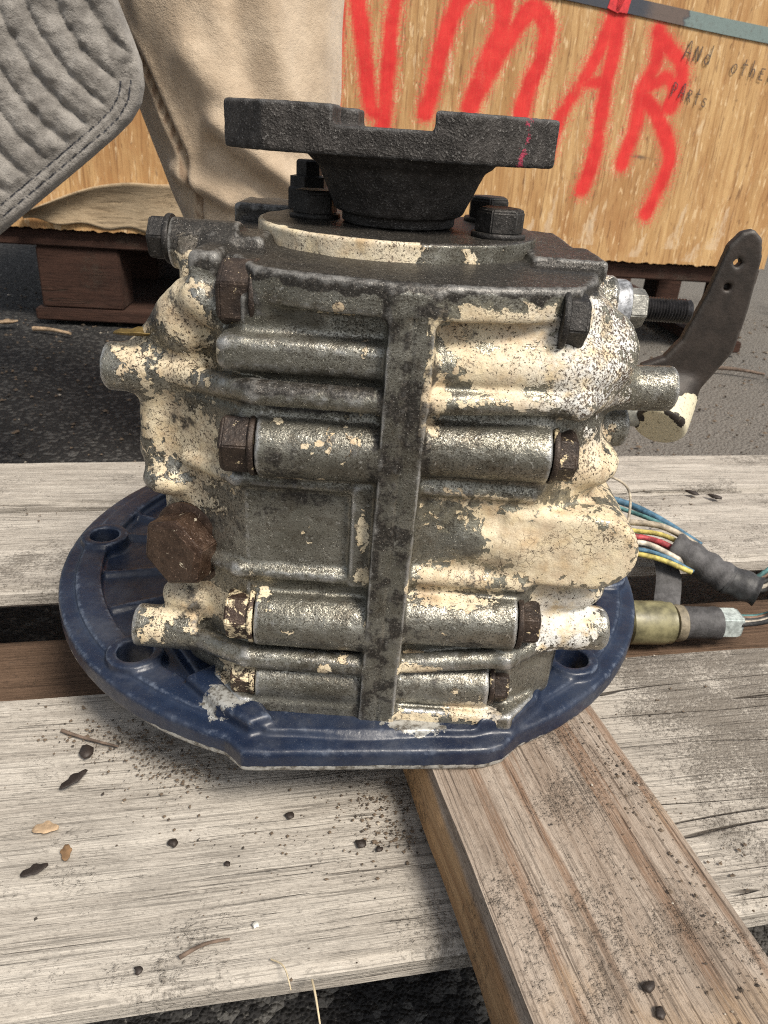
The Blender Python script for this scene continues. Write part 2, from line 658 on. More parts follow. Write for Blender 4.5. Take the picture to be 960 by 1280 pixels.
def mat_wood(name, light, dark, line, g=60, lines=.55, dirt=.4, bump=.0012, warm=None, red=None, side=None, patch=None):
    """weathered board, grain along local x"""
    m = Mat(name)
    gr = m.noise(1, 5, .65, m.co((3.2, g, g), True), 1.2)
    fi = m.noise(1, 4, .7, m.co((12, g * 9, g * 9), True), .3)
    vf = m.noise(1, 4, .75, m.co((45, g * 24, g * 24), True))
    mo = m.noise(520, 4, .75, m.co((.6, 1, 1), True))
    hl = m.noise(1, 2, .5, m.co((16, g * 16, g * 16), True))
    c = m.mix(m.ss(gr, .32, .68), dark, light)
    if red:
        c = m.mix(m.ss(m.noise(1, 3, .5, m.co((2.2, 105, 30), True), .6), .50, .60), c, red)
    if warm:
        c = m.mix(m.ss(m.noise(9, 4, .6, m.co(None, True)), .50, .68), c, warm)
    c = m.mix(m.math('MULTIPLY', m.ss(fi, .60, .70), lines), c, line)
    c = m.mix(m.math('MULTIPLY', m.ss(vf, .42, .62), .35), c, tuple(min(1, v * 1.35) for v in light))
    c = m.mix(m.math('MULTIPLY', m.ss(hl, .57, .66), .55), c, tuple(v * .45 for v in dark))
    c = m.mix(m.math('MULTIPLY', m.ss(mo, .50, .68), .5), c, tuple(v * .5 for v in dark))
    c = m.mix(m.math('MULTIPLY', m.ss(m.noise(1, 5, .7, m.co((14, 30, 30), True), 1.), .48, .72), .45), c, tuple(v * .55 for v in dark))
    if side:
        sx = m.N.new('ShaderNodeSeparateXYZ')
        m.nt.links.new(m.co(), sx.inputs[0])
        sm = m.ss(m.math('ABSOLUTE', sx.outputs[1]), side - .0022, side - .0006)
        c = m.mix(m.math('MULTIPLY', sm, .85), c, m.mix(m.ss(gr, .35, .65), (.32, .175, .078), (.52, .32, .155)))
    d = m.noise(11, 6, .72, m.co(None, True))
    if patch:
        sx = m.N.new('ShaderNodeSeparateXYZ')
        m.nt.links.new(m.co(), sx.inputs[0])
        d = m.math('ADD', d, m.math('MULTIPLY', m.ss(sx.outputs[0], patch[0], patch[1]), patch[2]))
    d2 = m.noise(420, 3, .75, m.co(None, True))
    dm = m.ss(m.math('ADD', d, m.math('MULTIPLY', m.math('SUBTRACT', d2, .5), .5)), .60 - .12 * dirt, .80 - .12 * dirt)
    c = m.mix(m.math('MULTIPLY', dm, .62), c, (.085, .070, .055))
    ck = m.noise(1, 3, .55, m.co((1.1, 24, 24), True), .4)
    ck = m.math('MULTIPLY', m.ss(m.math('ABSOLUTE', m.math('SUBTRACT', ck, .5)), .007, .002), m.ss(m.noise(5, 3, .6, m.co((1, 1, 1), True)), .54, .62))
    c = m.mix(m.math('MULTIPLY', ck, .85), c, (.03, .022, .016))
    sp = m.ss(m.noise(950, 2, .6, m.co(None, True)), .72, .77)
    c = m.mix(m.math('MULTIPLY', sp, .7), c, (.03, .024, .02))
    h = m.math('ADD', m.math('SUBTRACT', m.math('MULTIPLY', vf, .5), m.math('MULTIPLY', fi, .8)), m.math('ADD', m.math('MULTIPLY', gr, .9), m.math('MULTIPLY', m.math('MULTIPLY', dm, d2), 1.2)))
    h = m.math('SUBTRACT', h, m.math('ADD', m.math('MULTIPLY', m.ss(fi, .58, .72), .5), m.math('MULTIPLY', ck, 1.5)))
    return m.set(c, .85, 0, m.bump(h, bump, .9), .25)


def plain(name, c, rough=.5, metal=0, var=.35, scale=200, bump=.0004):
    m = Mat(name)
    n = m.noise(scale, 4, .65)
    col = m.mix(m.ss(n, .3, .7), tuple(v * (1 - var) for v in c), tuple(min(1, v * (1 + var)) for v in c))
    return m.set(col, rough, metal, m.bump(m.noise(scale * 3, 3, .6), bump, .6))


CAST = mat_cast()
BLUE = mat_blue()
IRON = mat_iron('black_cast_iron', (.012, .011, .010), (.034, .032, .031), None, .55, pits=.9)
BOLT = mat_iron('oily_brown_steel', (.022, .015, .012), (.055, .038, .028), (.66, .54, .34), .5, .615)
BOLTC = mat_iron('cream_flaked_steel', (.035, .02, .015), (.07, .045, .03), (.72, .60, .40), .5, .50)
BOLTD = mat_iron('greasy_black_steel', (.013, .012, .011), (.04, .036, .033), None, .5)
PLUG = mat_iron('brown_primer_steel', (.035, .019, .012), (.085, .052, .035), (.75, .66, .5), .36, .66)
GREYW = mat_wood('grey_weathered_pine', (.50, .462, .408), (.31, .28, .243), (.065, .05, .04), 45, .7, .45)
GREYW2 = mat_wood('dirty_grey_pine', (.50, .462, .408), (.31, .28, .243), (.065, .05, .04), 45, .7, .42, patch=(.04, .16, .17))
BEAMW = mat_wood('brown_weathered_fir', (.41, .345, .285), (.25, .19, .145), (.09, .05, .03), 55, .55, .6, .0016, (.40, .28, .17), (.235, .15, .10), .0528, (.10, .20, .12))
DARKW = mat_wood('dark_brown_board', (.14, .09, .06), (.08, .05, .032), (.03, .02, .015), 40, .5, .7)
SKIDW = mat_wood('red_brown_skid', (.060, .030, .021), (.030, .015, .011), (.012, .008, .007), 30, .5, .4)

# ------------------------------------------------------------------ ground
GZ = -.197


def mat_asphalt():
    m = Mat('worn_asphalt')
    v = m.voro(170)
    v2 = m.voro(420)
    n = m.noise(3.2, 5, .65)
    st = m.ss(m.voro(170, out='Color', feat='F1'), .55, .9)
    c = m.mix(m.ss(v2, .1, .6), (.009, .009, .010), (.030, .029, .029))
    c = m.mix(m.math('MULTIPLY', st, .55), c, (.17, .165, .155))
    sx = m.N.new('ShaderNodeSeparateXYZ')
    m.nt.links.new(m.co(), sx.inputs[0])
    dz = m.math('ADD', m.math('MULTIPLY', n, .8), m.math('MULTIPLY', m.ss(sx.outputs[0], -.1, .5), .42))  # dust noise, plus a lighter right side painted in for sunlit ground
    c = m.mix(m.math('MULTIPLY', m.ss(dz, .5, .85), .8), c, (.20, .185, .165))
    c = m.mix(m.math('MULTIPLY', m.ss(m.noise(260, 3, .7), .62, .75), .5), c, (.3, .28, .25))
    h = m.math('ADD', m.math('MULTIPLY', v, -1), m.math('MULTIPLY', v2, -.5))
    return m.set(c, .9, 0, m.bump(h, .006, .8), .25)


bm = bmesh.new()
xs = np.concatenate([[-30, -8], np.linspace(-2, 2, 41), [8, 30]])
ys = np.concatenate([[-30, -8], np.linspace(-1, 3, 41), [8, 30]])
GV = np.array([(x, y, 0) for y in ys for x in xs])
GV[:, 2] = GZ + (fbm(GV * [1, 1, 0], 2.5, 3, 5) - .5) * .012 * (np.abs(GV[:, 0]) < 3)
nx = len(xs)
GQ = [(j * nx + i, j * nx + i + 1, (j + 1) * nx + i + 1, (j + 1) * nx + i) for j in range(len(ys) - 1) for i in range(nx - 1)]
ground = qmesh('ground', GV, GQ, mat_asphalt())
tag(ground, kind='structure')


# ------------------------------------------------------------------ boards
def board(name, L, W, T, mat, parent, loc, rz=0, seed=0, nl=60, nw=14, warp=.0018, chip=.002, rx=0, ry=0):
    """a worn plank: rounded, uneven arrises and chipped ends; x along length, top at z=0"""
    prof = []
    for i in range(nw + 1):
        prof.append((-W / 2 + W * i / nw, 0))
    side = 4
    ring = []
    for y, z in prof:
        ring.append((y, z))
    for i in range(1, side + 1):
        ring.append((W / 2, -T * i / side))
    for i in range(1, nw + 1):
        ring.append((W / 2 - W * i / nw, -T))
    for i in range(1, side):
        ring.append((-W / 2, -T + T * i / side))
    ring = np.array(ring)
    n = len(ring)
    b = min(.0022, T * .15)
    V = []
    for k in range(nl + 1):
        x = -L / 2 + L * k / nl
        V.append(np.stack([np.full(n, x), ring[:, 0], ring[:, 1]], 1))
    V = np.concatenate(V)
    Wn = V + seed * 3.7
    # wear of the arrises
    ey = W / 2 - np.abs(V[:, 1])
    ez = np.minimum(-V[:, 2], V[:, 2] + T)
    arr = (ey < 1e-6) & (ez < 1e-6)
    pull = b * (.4 + 2.2 * fbm(Wn * [1, 1, 1], 38, 3, seed))
    V[arr, 1] -= np.sign(V[arr, 1]) * pull[arr]
    V[arr, 2] += np.where(V[arr, 2] > -T / 2, -1, 1) * pull[arr] * .8
    V[:, 1] += (fbm(Wn * [1, 0, 0], 14, 3, seed + 5) - .5) * chip * 2 * (np.abs(V[:, 1]) / (W / 2)) ** 6
    top = V[:, 2] > -T / 2
    V[:, 2] += np.where(top, (fbm(Wn * [.35, 1, 0], 22, 4, seed + 9) - .5) * warp * 2, 0)
    ex = (np.abs(V[:, 0]) > L / 2 - 1e-6)
    V[ex, 0] += (fbm(Wn[ex] * [0, 1, 1], 90, 3, seed + 2) - .5) * chip * 4
    Q = [(k * n + i, (k + 1) * n + i, (k + 1) * n + (i + 1) % n, k * n + (i + 1) % n) for k in range(nl) for i in range(n)]
    me = bpy.data.meshes.new(name)
    cap0 = list(range(n))
    cap1 = [nl * n + i for i in range(n)][::-1]
    me.from_pydata(V.tolist(), [], [q[::-1] for q in Q] + [cap0[::-1], cap1[::-1]])
    bmx = bmesh.new()
    bmx.from_mesh(me)
    bmesh.ops.recalc_face_normals(bmx, faces=bmx.faces)
    bmx.to_mesh(me)
    bmx.free()
    for p in me.polygons:
        p.use_smooth = True
    me.set_sharp_from_angle(angle=math.radians(38))
    me.materials.append(mat)
    o = link(bpy.data.objects.new(name, me))
    o.location = loc
    o.rotation_euler = (rx, ry, rz)
    if parent is not None:
        o.parent = parent
        o.matrix_parent_inverse = parent.matrix_basis.inverted()
    return o


PZ = -.062
PA = math.radians(12.3)
pallet = empty('wooden_pallet', (0, 0, GZ), 'weathered grey wooden pallet carrying the gearbox', 'pallet')
du, dv = Vector((math.cos(PA), math.sin(PA), 0)), Vector((-math.sin(PA), math.cos(PA), 0))


def onpal(u, v, z):
    p = du * u + dv * v
    return (p.x, p.y, z)


PT = .019
board('plank', 1.5, .189, PT, GREYW2, pallet, onpal(.06, -.1395, PZ), PA, 1, 150, 40)
board('plank', 1.5, .128, PT, GREYW, pallet, onpal(.05, .137, PZ), PA, 2, 120, 24)
board('plank', 1.5, .094, PT, GREYW, pallet, onpal(.05, .2525, PZ + .002), PA - .012, 3, 120, 24)
lb = board('bottom_plank', 1.5, .13, .018, DARKW, pallet, onpal(.05, .005, PZ - PT - .022), PA, 4, 80, 14)
for u in (-.40, .56):
    for (z0, t) in ((PZ - PT - .0205, PZ - PT - .0205 - GZ),):
        pass
for u in (-.42, .60):
    board('stringer', .62, .045, PZ - PT - GZ - .0015, DARKW, pallet, onpal(u, .03, PZ - PT - .0005), PA + math.pi / 2, 6, 40, 6)

# ------------------------------------------------------------------ beam under the flange
BT = .0415
bdir = Vector((37, -134, 0)).normalized()
bang = math.atan2(bdir.y, bdir.x)
bl_, br_ = Vector((.0675, -.224, 0)), Vector((.1635, -.174, 0))
bn = Vector((-bdir.y, bdir.x, 0))
bw = abs((br_ - bl_).dot(bn))
bc = (bl_ + br_) / 2
bc = bc - bdir * ((bc - Vector((.10, -.11, 0))).dot(bdir))  # slide along itself
beam = board('wood_beam', .50, bw, BT, BEAMW, None, (bc.x + bdir.x * .06, bc.y + bdir.y * .06, PZ + BT), bang, 8, 90, 30, .0022, .0025)
tag(beam, 'brown weathered timber lying across the grey planks under the blue flange', 'beam')
back = board('support_block', .16, .07, BT - .0005, BEAMW, None, (-.10, .10, PZ + BT - .0012), 1.2, 9, 20, 10, .0005, .001)
tag(back, 'short timber block propping the back of the blue flange', 'block')

# ------------------------------------------------------------------ gearbox
gb = empty('marine_gearbox', (0, 0, -.02), 'greasy marine gearbox with peeling cream paint on a blue flange', 'gearbox')

# --- cast case
C = Solid((-116, -162, -10), (160, 74, 216), 1.0)
C.prism([(-38, -139), (88, -139), (112, -122), (122, -92), (122, 40), (100, 62), (-60, 62), (-88, 40), (-89, -90), (-74, -114)], -6, 150, 8, 0)
C.prism([(-38, -139), (88, -139), (106, -122), (112, -92), (112, 40), (95, 58), (-50, 58), (-68, 40), (-70, -90), (-56, -118)], 120, 197, 7, 10)
front = [(27 + 145 * math.sin(a), -7 - 145 * math.cos(a)) for a in np.linspace(-.43, .46, 14)]
C.prism(front + [(103, -112), (112, -70), (112, 45), (80, 60), (-50, 60), (-66, 40), (-64, -70), (-48, -112)], 189.5, 203, 2.5, 3)
C.prism([(19, 199), (37, 199), (33.5, -4), (16.5, -4)], -152.2, -118, .9, 4.5, plane='xz')
C.box((-48, -146, 163), (22, -120, 178), 5, 3)
for a, b in (((20, -146, 156), (-32, -145, 156)), ((-32, -145, 156), (-70, -117, 152))):
    C.cap(a, b, 5.2, 2)
C.cyl((-104, -108, 151), (-58, -110, 152), 10.6, 1.2, 3)
C.cyl((20, -139, 131.5), (-32, -139, 131.5), 13.2, .8, 1.5)
C.cap((-42, -139, 115.5), (17, -140.5, 115.5), 3.2, 2.5)
C.cap((-42, -139, 115.5), (-68, -119, 114), 3.2, 3)
C.cap((-42, -138.5, 69.5), (17, -140, 69.5), 3.4, 2.5)
C.cap((-42, -138.5, 69.5), (-62, -122, 66), 3.4, 3)
C.cyl((-33, -126, 189), (-5, -126, 189), 14, .8, 1.5)
C.ell((-66, -110, 172), (14, 14, 14), 5)
C.box((8, -144.5, 67), (19, -125, 118), 1.6, 2)
C.cyl((20, -138, 45), (-34, -138, 45), 14.2, .8, 1.5)
for a, b in (((20, -146, 25.5), (-38, -144, 24.5)), ((-38, -144, 24.5), (-72, -124, 20))):
    C.cap(a, b, 5.4, 2)
C.cyl((-98, -121, 21.5), (-66, -122, 21.5), 10.6, 1.2, 3)
C.cyl((16, -137.5, 9.5), (-34, -137.5, 9.5), 12.5, 1.2, 1.5)
C.prism([(-42, -150), (90, -150), (104, -132), (104, -100), (-60, -100), (-58, -132)], -6, 3, 2, 3)
C.cyl((-52, -90, 71), (-67, -117, 71), 23, 2.5, 6)
# right half
C.cap((45, -138, 170), (96, -134, 171), 9.5, 9)
C.ell((105, -106, 172), (21, 24, 20), 7)
C.ell((95, -120, 168), (20, 18, 9), 6)
C.cap((84, -128, 184), (112, -104, 178), 7, 5)
C.cap((36, -146, 157), (96, -141, 159), 5.0, 2.5)
C.cap((96, -141, 159), (118, -108, 156), 6.2, 5)
C.cyl((108, -103, 155), (147, -100, 156), 10, 1.5, 6)
C.cyl((36, -139, 135.5), (88, -139, 136), 12.2, .8, 1.5)
C.ell((106, -112, 124), (20, 20, 12), 5)
C.cap((96, -124, 112), (118, -100, 116), 8, 5)
C.cyl((112, -94, 133), (132, -90, 134), 10, 3, 3)
C.cap((36, -140, 117), (84, -139, 117), 3.0, 3)
st_ = [(74, 72), (74, 109)] + [(117 + 19 * math.cos(a), 90 + 18.5 * math.sin(a)) for a in np.linspace(1.45, -1.5, 14)]
C.prism(st_, -141, -84, 3.5, 3, plane='xz')
C.cap((60, -134, 91), (80, -136, 91), 8, 8)
C.cap((36, -139, 73), (86, -138, 72), 4.2, 3)
C.ell((112, -114, 60), (20, 18, 11), 6)
C.cyl((34, -138, 50), (86, -138, 51), 13.2, .8, 1.5)
C.cyl((94, -126, 39.5), (134, -121, 39), 11, 3, 4)
C.cap((34, -145, 27), (84, -143, 33), 4.6, 2)
C.cap((84, -143, 33), (108, -126, 36), 5.2, 4)
C.cyl((34, -137, 12), (78, -137, 13), 12, 1.2, 1.5)
# top left bolt boss, corner pads and back-left lug
C.cyl((-78, -88, 202), (-48, -88, 202), 10.5, 1, 2)
C.box((-73, -102, 160), (-46, -64, 203), 5, 4)
C.box((-60, -100, 192), (-36, -70, 208), 3, 4)
C.box((-62, -126, 184), (-49, -98, 205), 3, 3)
C.box((-70, 0, 196), (-38, 40, 212), 3, 4)
C.box((78, -92, 198), (111, -50, 207), 2, 3)
C.cap((-64, -114, 184), (-86, -100, 158), 9, 6)
C.cap((-82, -104, 138), (-84, -104, 112), 10, 8)
C.cap((-58, -122, 186), (-44, -122, 178), 8, 4)
C.ell((-78, -110, 100), (14, 12, 8), 5)
C.ell((-72, -114, 38), (14, 12, 9), 5)
C.cyl((100, -62, 183), (124, -62, 183), 14, 3, 6)
# parting line on the web
C.cap((28.5, -152.4, 198), (25, -152.4, -4), .7, 0, cut=True)
# spot faces under the heads
V, Q, N, edge = C.mesh(1, .42, .16, 4)
del C


def blobs(P, lst, front=True):
    f = np.full(len(P), -1., np.float32)
    for (cx, cz, rx, rz, w) in lst:
        d = np.sqrt(((P[:, 0] - cx) / rx) ** 2 + ((P[:, 2] - cz) / rz) ** 2)
        f = np.maximum(f, np.minimum(w, 1.2) * (1.22 - .74 * d) if w > .8 else w * (1.05 - .55 * d))
    return f


RB = [(62, 187, 26, 9, 1.2), (67, 172, 30, 9, 1.1), (100, 176, 22, 22, 1.15), (37, 161, 4, 20, 1.2), (69, 159, 26, 3, .85), (62, 107, 24, 9, .75), (99, 92, 36, 20, 1.6),
      (77, 100, 16, 9, 1.4), (57, 74, 22, 8, .95), (57, 63, 24, 3, .85), (112, 44, 16, 12, 1.5), (112, 126, 14, 16, 1.0), (42, 27, 11, 3, 1.1), (40, -2, 15, 4, 1.2), (71, 4, 11, 6, 1.2),
      (110, 60, 18, 10, 1.1), (118, 155, 10, 5, .8), (39, 157, 4, 13, 1.)]
LF = [(13, 98, 3, 10, 1.15), (14, 73, 4, 5, 1.1), (17, 53, 3, 5, 1.1), (-1, 24, 3, 4, 1.2), (-5, 121, 3, 1.5, 1), (-12, 137, 3, 2, 1), (-23, 144, 3, 1.5, 1), (-47, 171, 2, 2, 1), (3, 150, 19, 2, .85),
      (1, 188, 12, 1.2, .8), (0, 192, 2.5, 2.5, .9), (-6, 138, 2, 1, 1), (-20, 119, 12, 1.2, .85), (-30, 60, 3, 2, .9), (8, 30, 3, 2, .8), (10, 176, 2, 3, .9)]
LS = [(-66, 121, 18, 20, 1.35), (-66, 180, 14, 14, 1.2), (-68, 203, 8, 6, 1.1), (-70, 42, 22, 12, 1.35), (-69, 156, 12, 6, 1.15), (-71, 97, 20, 7, 1.05), (-80, 131, 15, 12, 1.15), (-88, 160, 10, 12, .8), (-90, 24, 8, 8, .75), (-90, 90, 12, 12, .8), (-50, 8, 8, 6, .9)]
lo = fbm(V, .035, 4, 21)
hi = fbm(V, .16, 3, 33)
cream = np.maximum(np.maximum(blobs(V, RB), blobs(V, LF) - .1), blobs(V, LS) * (V[:, 0] < -40) - (V[:, 0] >= -40))
side = sstep(-115, -60, V[:, 1])
cream = np.maximum(cream, side * (.45 + .5 * (lo - .4)))
cream = np.maximum(cream, -.02 + 1.0 * (lo - .42) * (np.abs(V[:, 0] - 25) > 14))
cream = cream * .92 + (hi - .5) * .2
webm = sstep(15, 11, np.abs(V[:, 0] - (25 + V[:, 2] * .017)))
webm = webm * (V[:, 1] < -147)
topm = sstep(196.5, 200.5, V[:, 2] + (hi - .5) * 9)
grime = np.maximum(topm * 1.0, webm * (.45 + .9 * (hi - .4)))
grime = np.maximum(grime, .27 + 1.2 * (fbm(V, .045, 4, 55) - .5))
GB = [(-40, 131, 9, 17, .75), (-42, 45, 8, 18, .7), (96, 136, 8, 15, .65), (93, 50, 8, 15, .6), (-42, 190, 14, 9, .85), (10, 92, 3, 28, .6), (-72, 71, 12, 14, .6), (-10, 149, 34, 3, .75), (-10, 33, 30, 3, .7), (60, 149, 26, 2, .5), (-20, 20, 40, 3, .6), (15, 130, 4, 16, .6), (84, 11, 8, 12, .8), (-62, 21, 14, 5, .5), (20, 188, 60, 3, .35)]
grime = np.maximum(grime, blobs(V, GB) * (V[:, 1] < -95))
ribs = np.exp(-((V[:, 2] - 160) / 5) ** 2) * (V[:, 1] < -143) * (V[:, 0] < 15)
grime = np.maximum(grime, ribs * .85 * (.4 + hi))
cream = cream - webm * .5 * (V[:, 0] < 33) - topm * .3
cream = cream - .7 * np.clip(1.1 - np.hypot((V[:, 0] - 56) / 15, (V[:, 2] - 91) / 7), 0, 1)
white = np.clip(sstep(60, 110, V[:, 0]) * (sstep(130, 150, V[:, 2]) + sstep(70, 50, V[:, 2])) + .15, 0, 1)
pit = np.clip(.35 + sstep(80, 110, V[:, 0]) * sstep(120, 150, V[:, 2]) * .9 + (V[:, 0] < -50) * .12 - 1.0 * np.exp(-((V[:, 0] - 92) / 22) ** 2 - ((V[:, 2] - 92) / 18) ** 2), -1, 1.3)
thin = sstep(30, 45, V[:, 0]) * (V[:, 1] < -100) * np.maximum(sstep(66, 76, V[:, 2]) * sstep(124, 114, V[:, 2]), sstep(150, 165, V[:, 2])) * .8
case = qmesh('case', V * .001, Q, CAST, gb, dict(cream=cream, grime=grime, white=white, pit=pit, edge=edge, thin=thin))

# --- blue bell housing flange
RC = (3, 15)
B = Solid((-192, -182, -24), (198, 210, 20), 1.1)
ang = np.linspace(0, 2 * math.pi, 120, endpoint=False)


def ringpt(a, r):
    x, y = RC[0] + r * math.cos(a), RC[1] + r * math.sin(a)
    return (x, y)


outer = []
for a in ang:
    x, y = ringpt(a, 187)
    if y < -150:
        lim = -174 + (x + 31) * .105
        if -40 < x < 90:
            y = max(y - 6, lim)
    outer.append((x, y))
B.prism(outer, -20, -7, 2.5, 0)
B.prism([ringpt(a, 160) for a in ang], -14, 30, 2, 4, cut=True)         # open inside
B.prism([ringpt(a, 176) for a in ang], -20, -10.5, 1, 0)                  # floor web
B.prism([ringpt(a, 177) for a in ang], -10, -4.5, 1.2, 1.5)
B.prism([ringpt(a, 162) for a in ang], -10.5, 10, 2, 2, cut=True)
# plinth below the case, with the stepped front
B.prism([(-66, -128), (-44, -151), (92, -148), (108, -130), (124, -96), (128, 40), (100, 80), (-60, 80), (-96, 40), (-98, -86)], -20, -5.0, 1.6, 2)
B.prism([(-30, -170), (75, -160), (92, -146), (-50, -150)], -20, -7, 1.4, 2)
B.prism([(-26, -163), (72, -154), (86, -146), (-44, -150)], -20, -3, 1.2, 2)
B.prism([(-72, -134), (-52, -152), (-34, -164), (-24, -158), (-36, -140), (-56, -118)], -20, 2, 3, 3)
B.prism([(74, -152), (92, -148), (106, -132), (112, -114), (98, -104), (84, -122)], -20, 2, 3, 3)
for a in np.radians([183, 230, 320, 355, 28, 70, 115, 150]):
    x, y = ringpt(a, 167)
    B.cyl((x, y, -20), (x, y, -1.5), 15, 1.2, 3)
for a in np.radians([168, 178, 196, 211, 243, 292, 308, 333, 345, 8, 45, 90, 130]):
    x0, y0 = ringpt(a, 95)
    x1, y1 = ringpt(a, 178)
    B.cap((x0, y0, -10.5), (x1, y1, -10.5), 2.6, 3.5)
for a in np.radians([183, 230, 320, 355, 28, 70, 115, 150]):
    x, y = ringpt(a, 167)
    B.cyl((x, y, -30), (x, y, 10), 9.3, .5, .8, cut=True)
bV, bQ, bN, bE = B.mesh(1, .2, .1, 8)
del B
bl = fbm(bV, .05, 4, 9)
bcr = np.full(len(bV), -1.)
low = sstep(-14, -18, bV[:, 2]) * (np.hypot(bV[:, 0] - RC[0], bV[:, 1] - RC[1]) > 170)
bcr = np.maximum(bcr, low * (.34 + 1.0 * (bl - .35)) + sstep(-148, -156, bV[:, 1]) * low * .6)
bcr = np.maximum(bcr, .9 - np.sqrt(((bV[:, 0] + 47) / 17) ** 2 + ((bV[:, 1] + 146) / 12) ** 2) * .55)
bcr = np.maximum(bcr, .95 - np.sqrt(((bV[:, 0] - 44) / 17) ** 2 + ((bV[:, 1] + 153) / 5) ** 2) * .5)
bcr = np.maximum(bcr, bE * 1.1 + (bl - .5) * 1.2 - .12)
bgr = np.clip(.2 + 1.1 * (bl - .45), 0, .8)
flange = qmesh('bell_housing_flange', bV * .001, bQ, BLUE, gb, dict(cream=bcr, grime=bgr, edge=bE))

# --- bearing retainer disc
DC = Vector((.019, -.040, 0))


def retainer():
    prof = [(0, 211), (30, 211)] + [(30 + i * 2.1, 211) for i in range(1, 18)] + [(66.6, 210.6)] + [(67, 210 - i * .9) for i in range(10)] + [(65, 201.2), (0, 201.2)]
    n = 260
    Vs = []
    for r, z in prof:
        a = np.linspace(0, 2 * math.pi, n, endpoint=False)
        Vs.append(np.stack([19 + r * np.cos(a), -40 + r * np.sin(a), np.full(n, z)], 1))
    Vr = np.concatenate(Vs)
    Qr = [(k * n + i, (k + 1) * n + i, (k + 1) * n + (i + 1) % n, k * n + (i + 1) % n) for k in range(len(prof) - 1) for i in range(n)]
    nn = fbm(Vr, .12, 4, 3)
    rad = np.hypot(Vr[:, 0] - 19, Vr[:, 1] + 40)
    rr = Vr + np.stack([(Vr[:, 0] - 19), (Vr[:, 1] + 40), 0 * rad], 1) / np.maximum(rad, 1)[:, None] * ((nn - .5) * 1.2 * (rad > 57))[:, None]
    rr[:, 2] += (nn - .5) * .9 * (rad < 66)
    an = np.degrees(np.arctan2(Vr[:, 1] + 40, Vr[:, 0] - 19)) % 360
    cr = sstep(176, 186, an) * sstep(285, 272, an) * (rad > 65.5) * .95
    cr = np.maximum(cr, (1.1 - np.abs(an - 299 + (Vr[:, 2] - 205) * .5) / 5) * (rad > 66) * (Vr[:, 2] < 209.2))
    cr = np.maximum(cr, (1.0 - np.hypot((an - 222) / 12, (rad - 67) / 7)) * (rad > 57))
    cr += (nn - .5) * .8 - .02
    gm = np.where(rad > 66.7, .25, .95) + (nn - .5) * .5
    gm = np.where(cr > .45, gm * .25, gm)
    return qmesh('bearing_retainer', rr * .001, Qr, CAST, gb, dict(cream=cr, grime=gm, white=np.full(len(rr), .25), pit=np.full(len(rr), .25), edge=np.zeros(len(rr)), thin=np.zeros(len(rr))))


retainer()

# --- output coupling
K = Solid((-66, -118, 208), (98, 20, 268), 1.1)
ca, sa_ = math.cos(.10), math.sin(.10)
cx, cy = 15, -46


def cp(x, y):
    return (cx + x * ca + y * sa_, cy - x * sa_ + y * ca)


K.prism([cp(-72, -26), cp(-50, -44), cp(36, -44), cp(72, -16), cp(72, 22), cp(46, 44), cp(-46, 44), cp(-72, 24)], 240.5, 259.5, 1.2, 0)
K.cyl((19, -44, 238), (19, -44, 246), 42, 1, 5)
K.cyl((19, -43, 217), (19, -44, 243), 30.5, 1.2, 4, 42)
K.cyl((19, -43, 211.3), (19, -43, 218.5), 27, 1, 0)
# underside relief between hub and ears
K.prism([cp(-21, -62), cp(21, -62), cp(21, 62), cp(-21, 62)], 252.0, 270, .5, 0, cut=True)
K.cyl((15, -46, 252.5), (15, -46, 275), 30, .6, 0, cut=True)
for dx, dy in ((-57, 2), (57, 2)):
    x, y = cp(dx, dy)
    K.cyl((x, y, 230), (x, y, 270), 6.5, .5, .6, cut=True)
kV, kQ, kN, kE = K.mesh(1, .28, .3, 5)
del K


def mat_coupling():
    m = Mat('rough_black_coupling')
    f = m.noise(900, 3, .7)
    n = m.noise(140, 4, .65)
    c = m.mix(m.ss(n, .35, .68), (.022, .019, .017), (.055, .049, .045))
    c = m.mix(m.ss(f, .56, .70), c, (.19, .18, .17))
    w = m.ss(m.math('ADD', m.attr('edge'), m.math('MULTIPLY', m.math('SUBTRACT', n, .5), .6)), .10, .45)
    c = m.mix(m.math('MULTIPLY', w, .7), c, (.13, .13, .13))
    rd = m.ss(m.math('ADD', m.attr('red'), m.math('MULTIPLY', m.math('SUBTRACT', m.noise(320, 4, .7), .5), 1.5)), .5, .62)
    c = m.mix(rd, c, (.34, .035, .075))
    return m.set(c, .58, .2, m.bump(m.math('ADD', f, n), .0011, .9), .45)


kred = np.clip(1.0 - np.abs(kV[:, 0] - (70 + (kV[:, 2] - 248) * .12)) / 5.5, 0, 1) * (kV[:, 1] < -50) * .62
qmesh('output_coupling', kV * .001, kQ, mat_coupling(), gb, dict(edge=kE, red=kred))

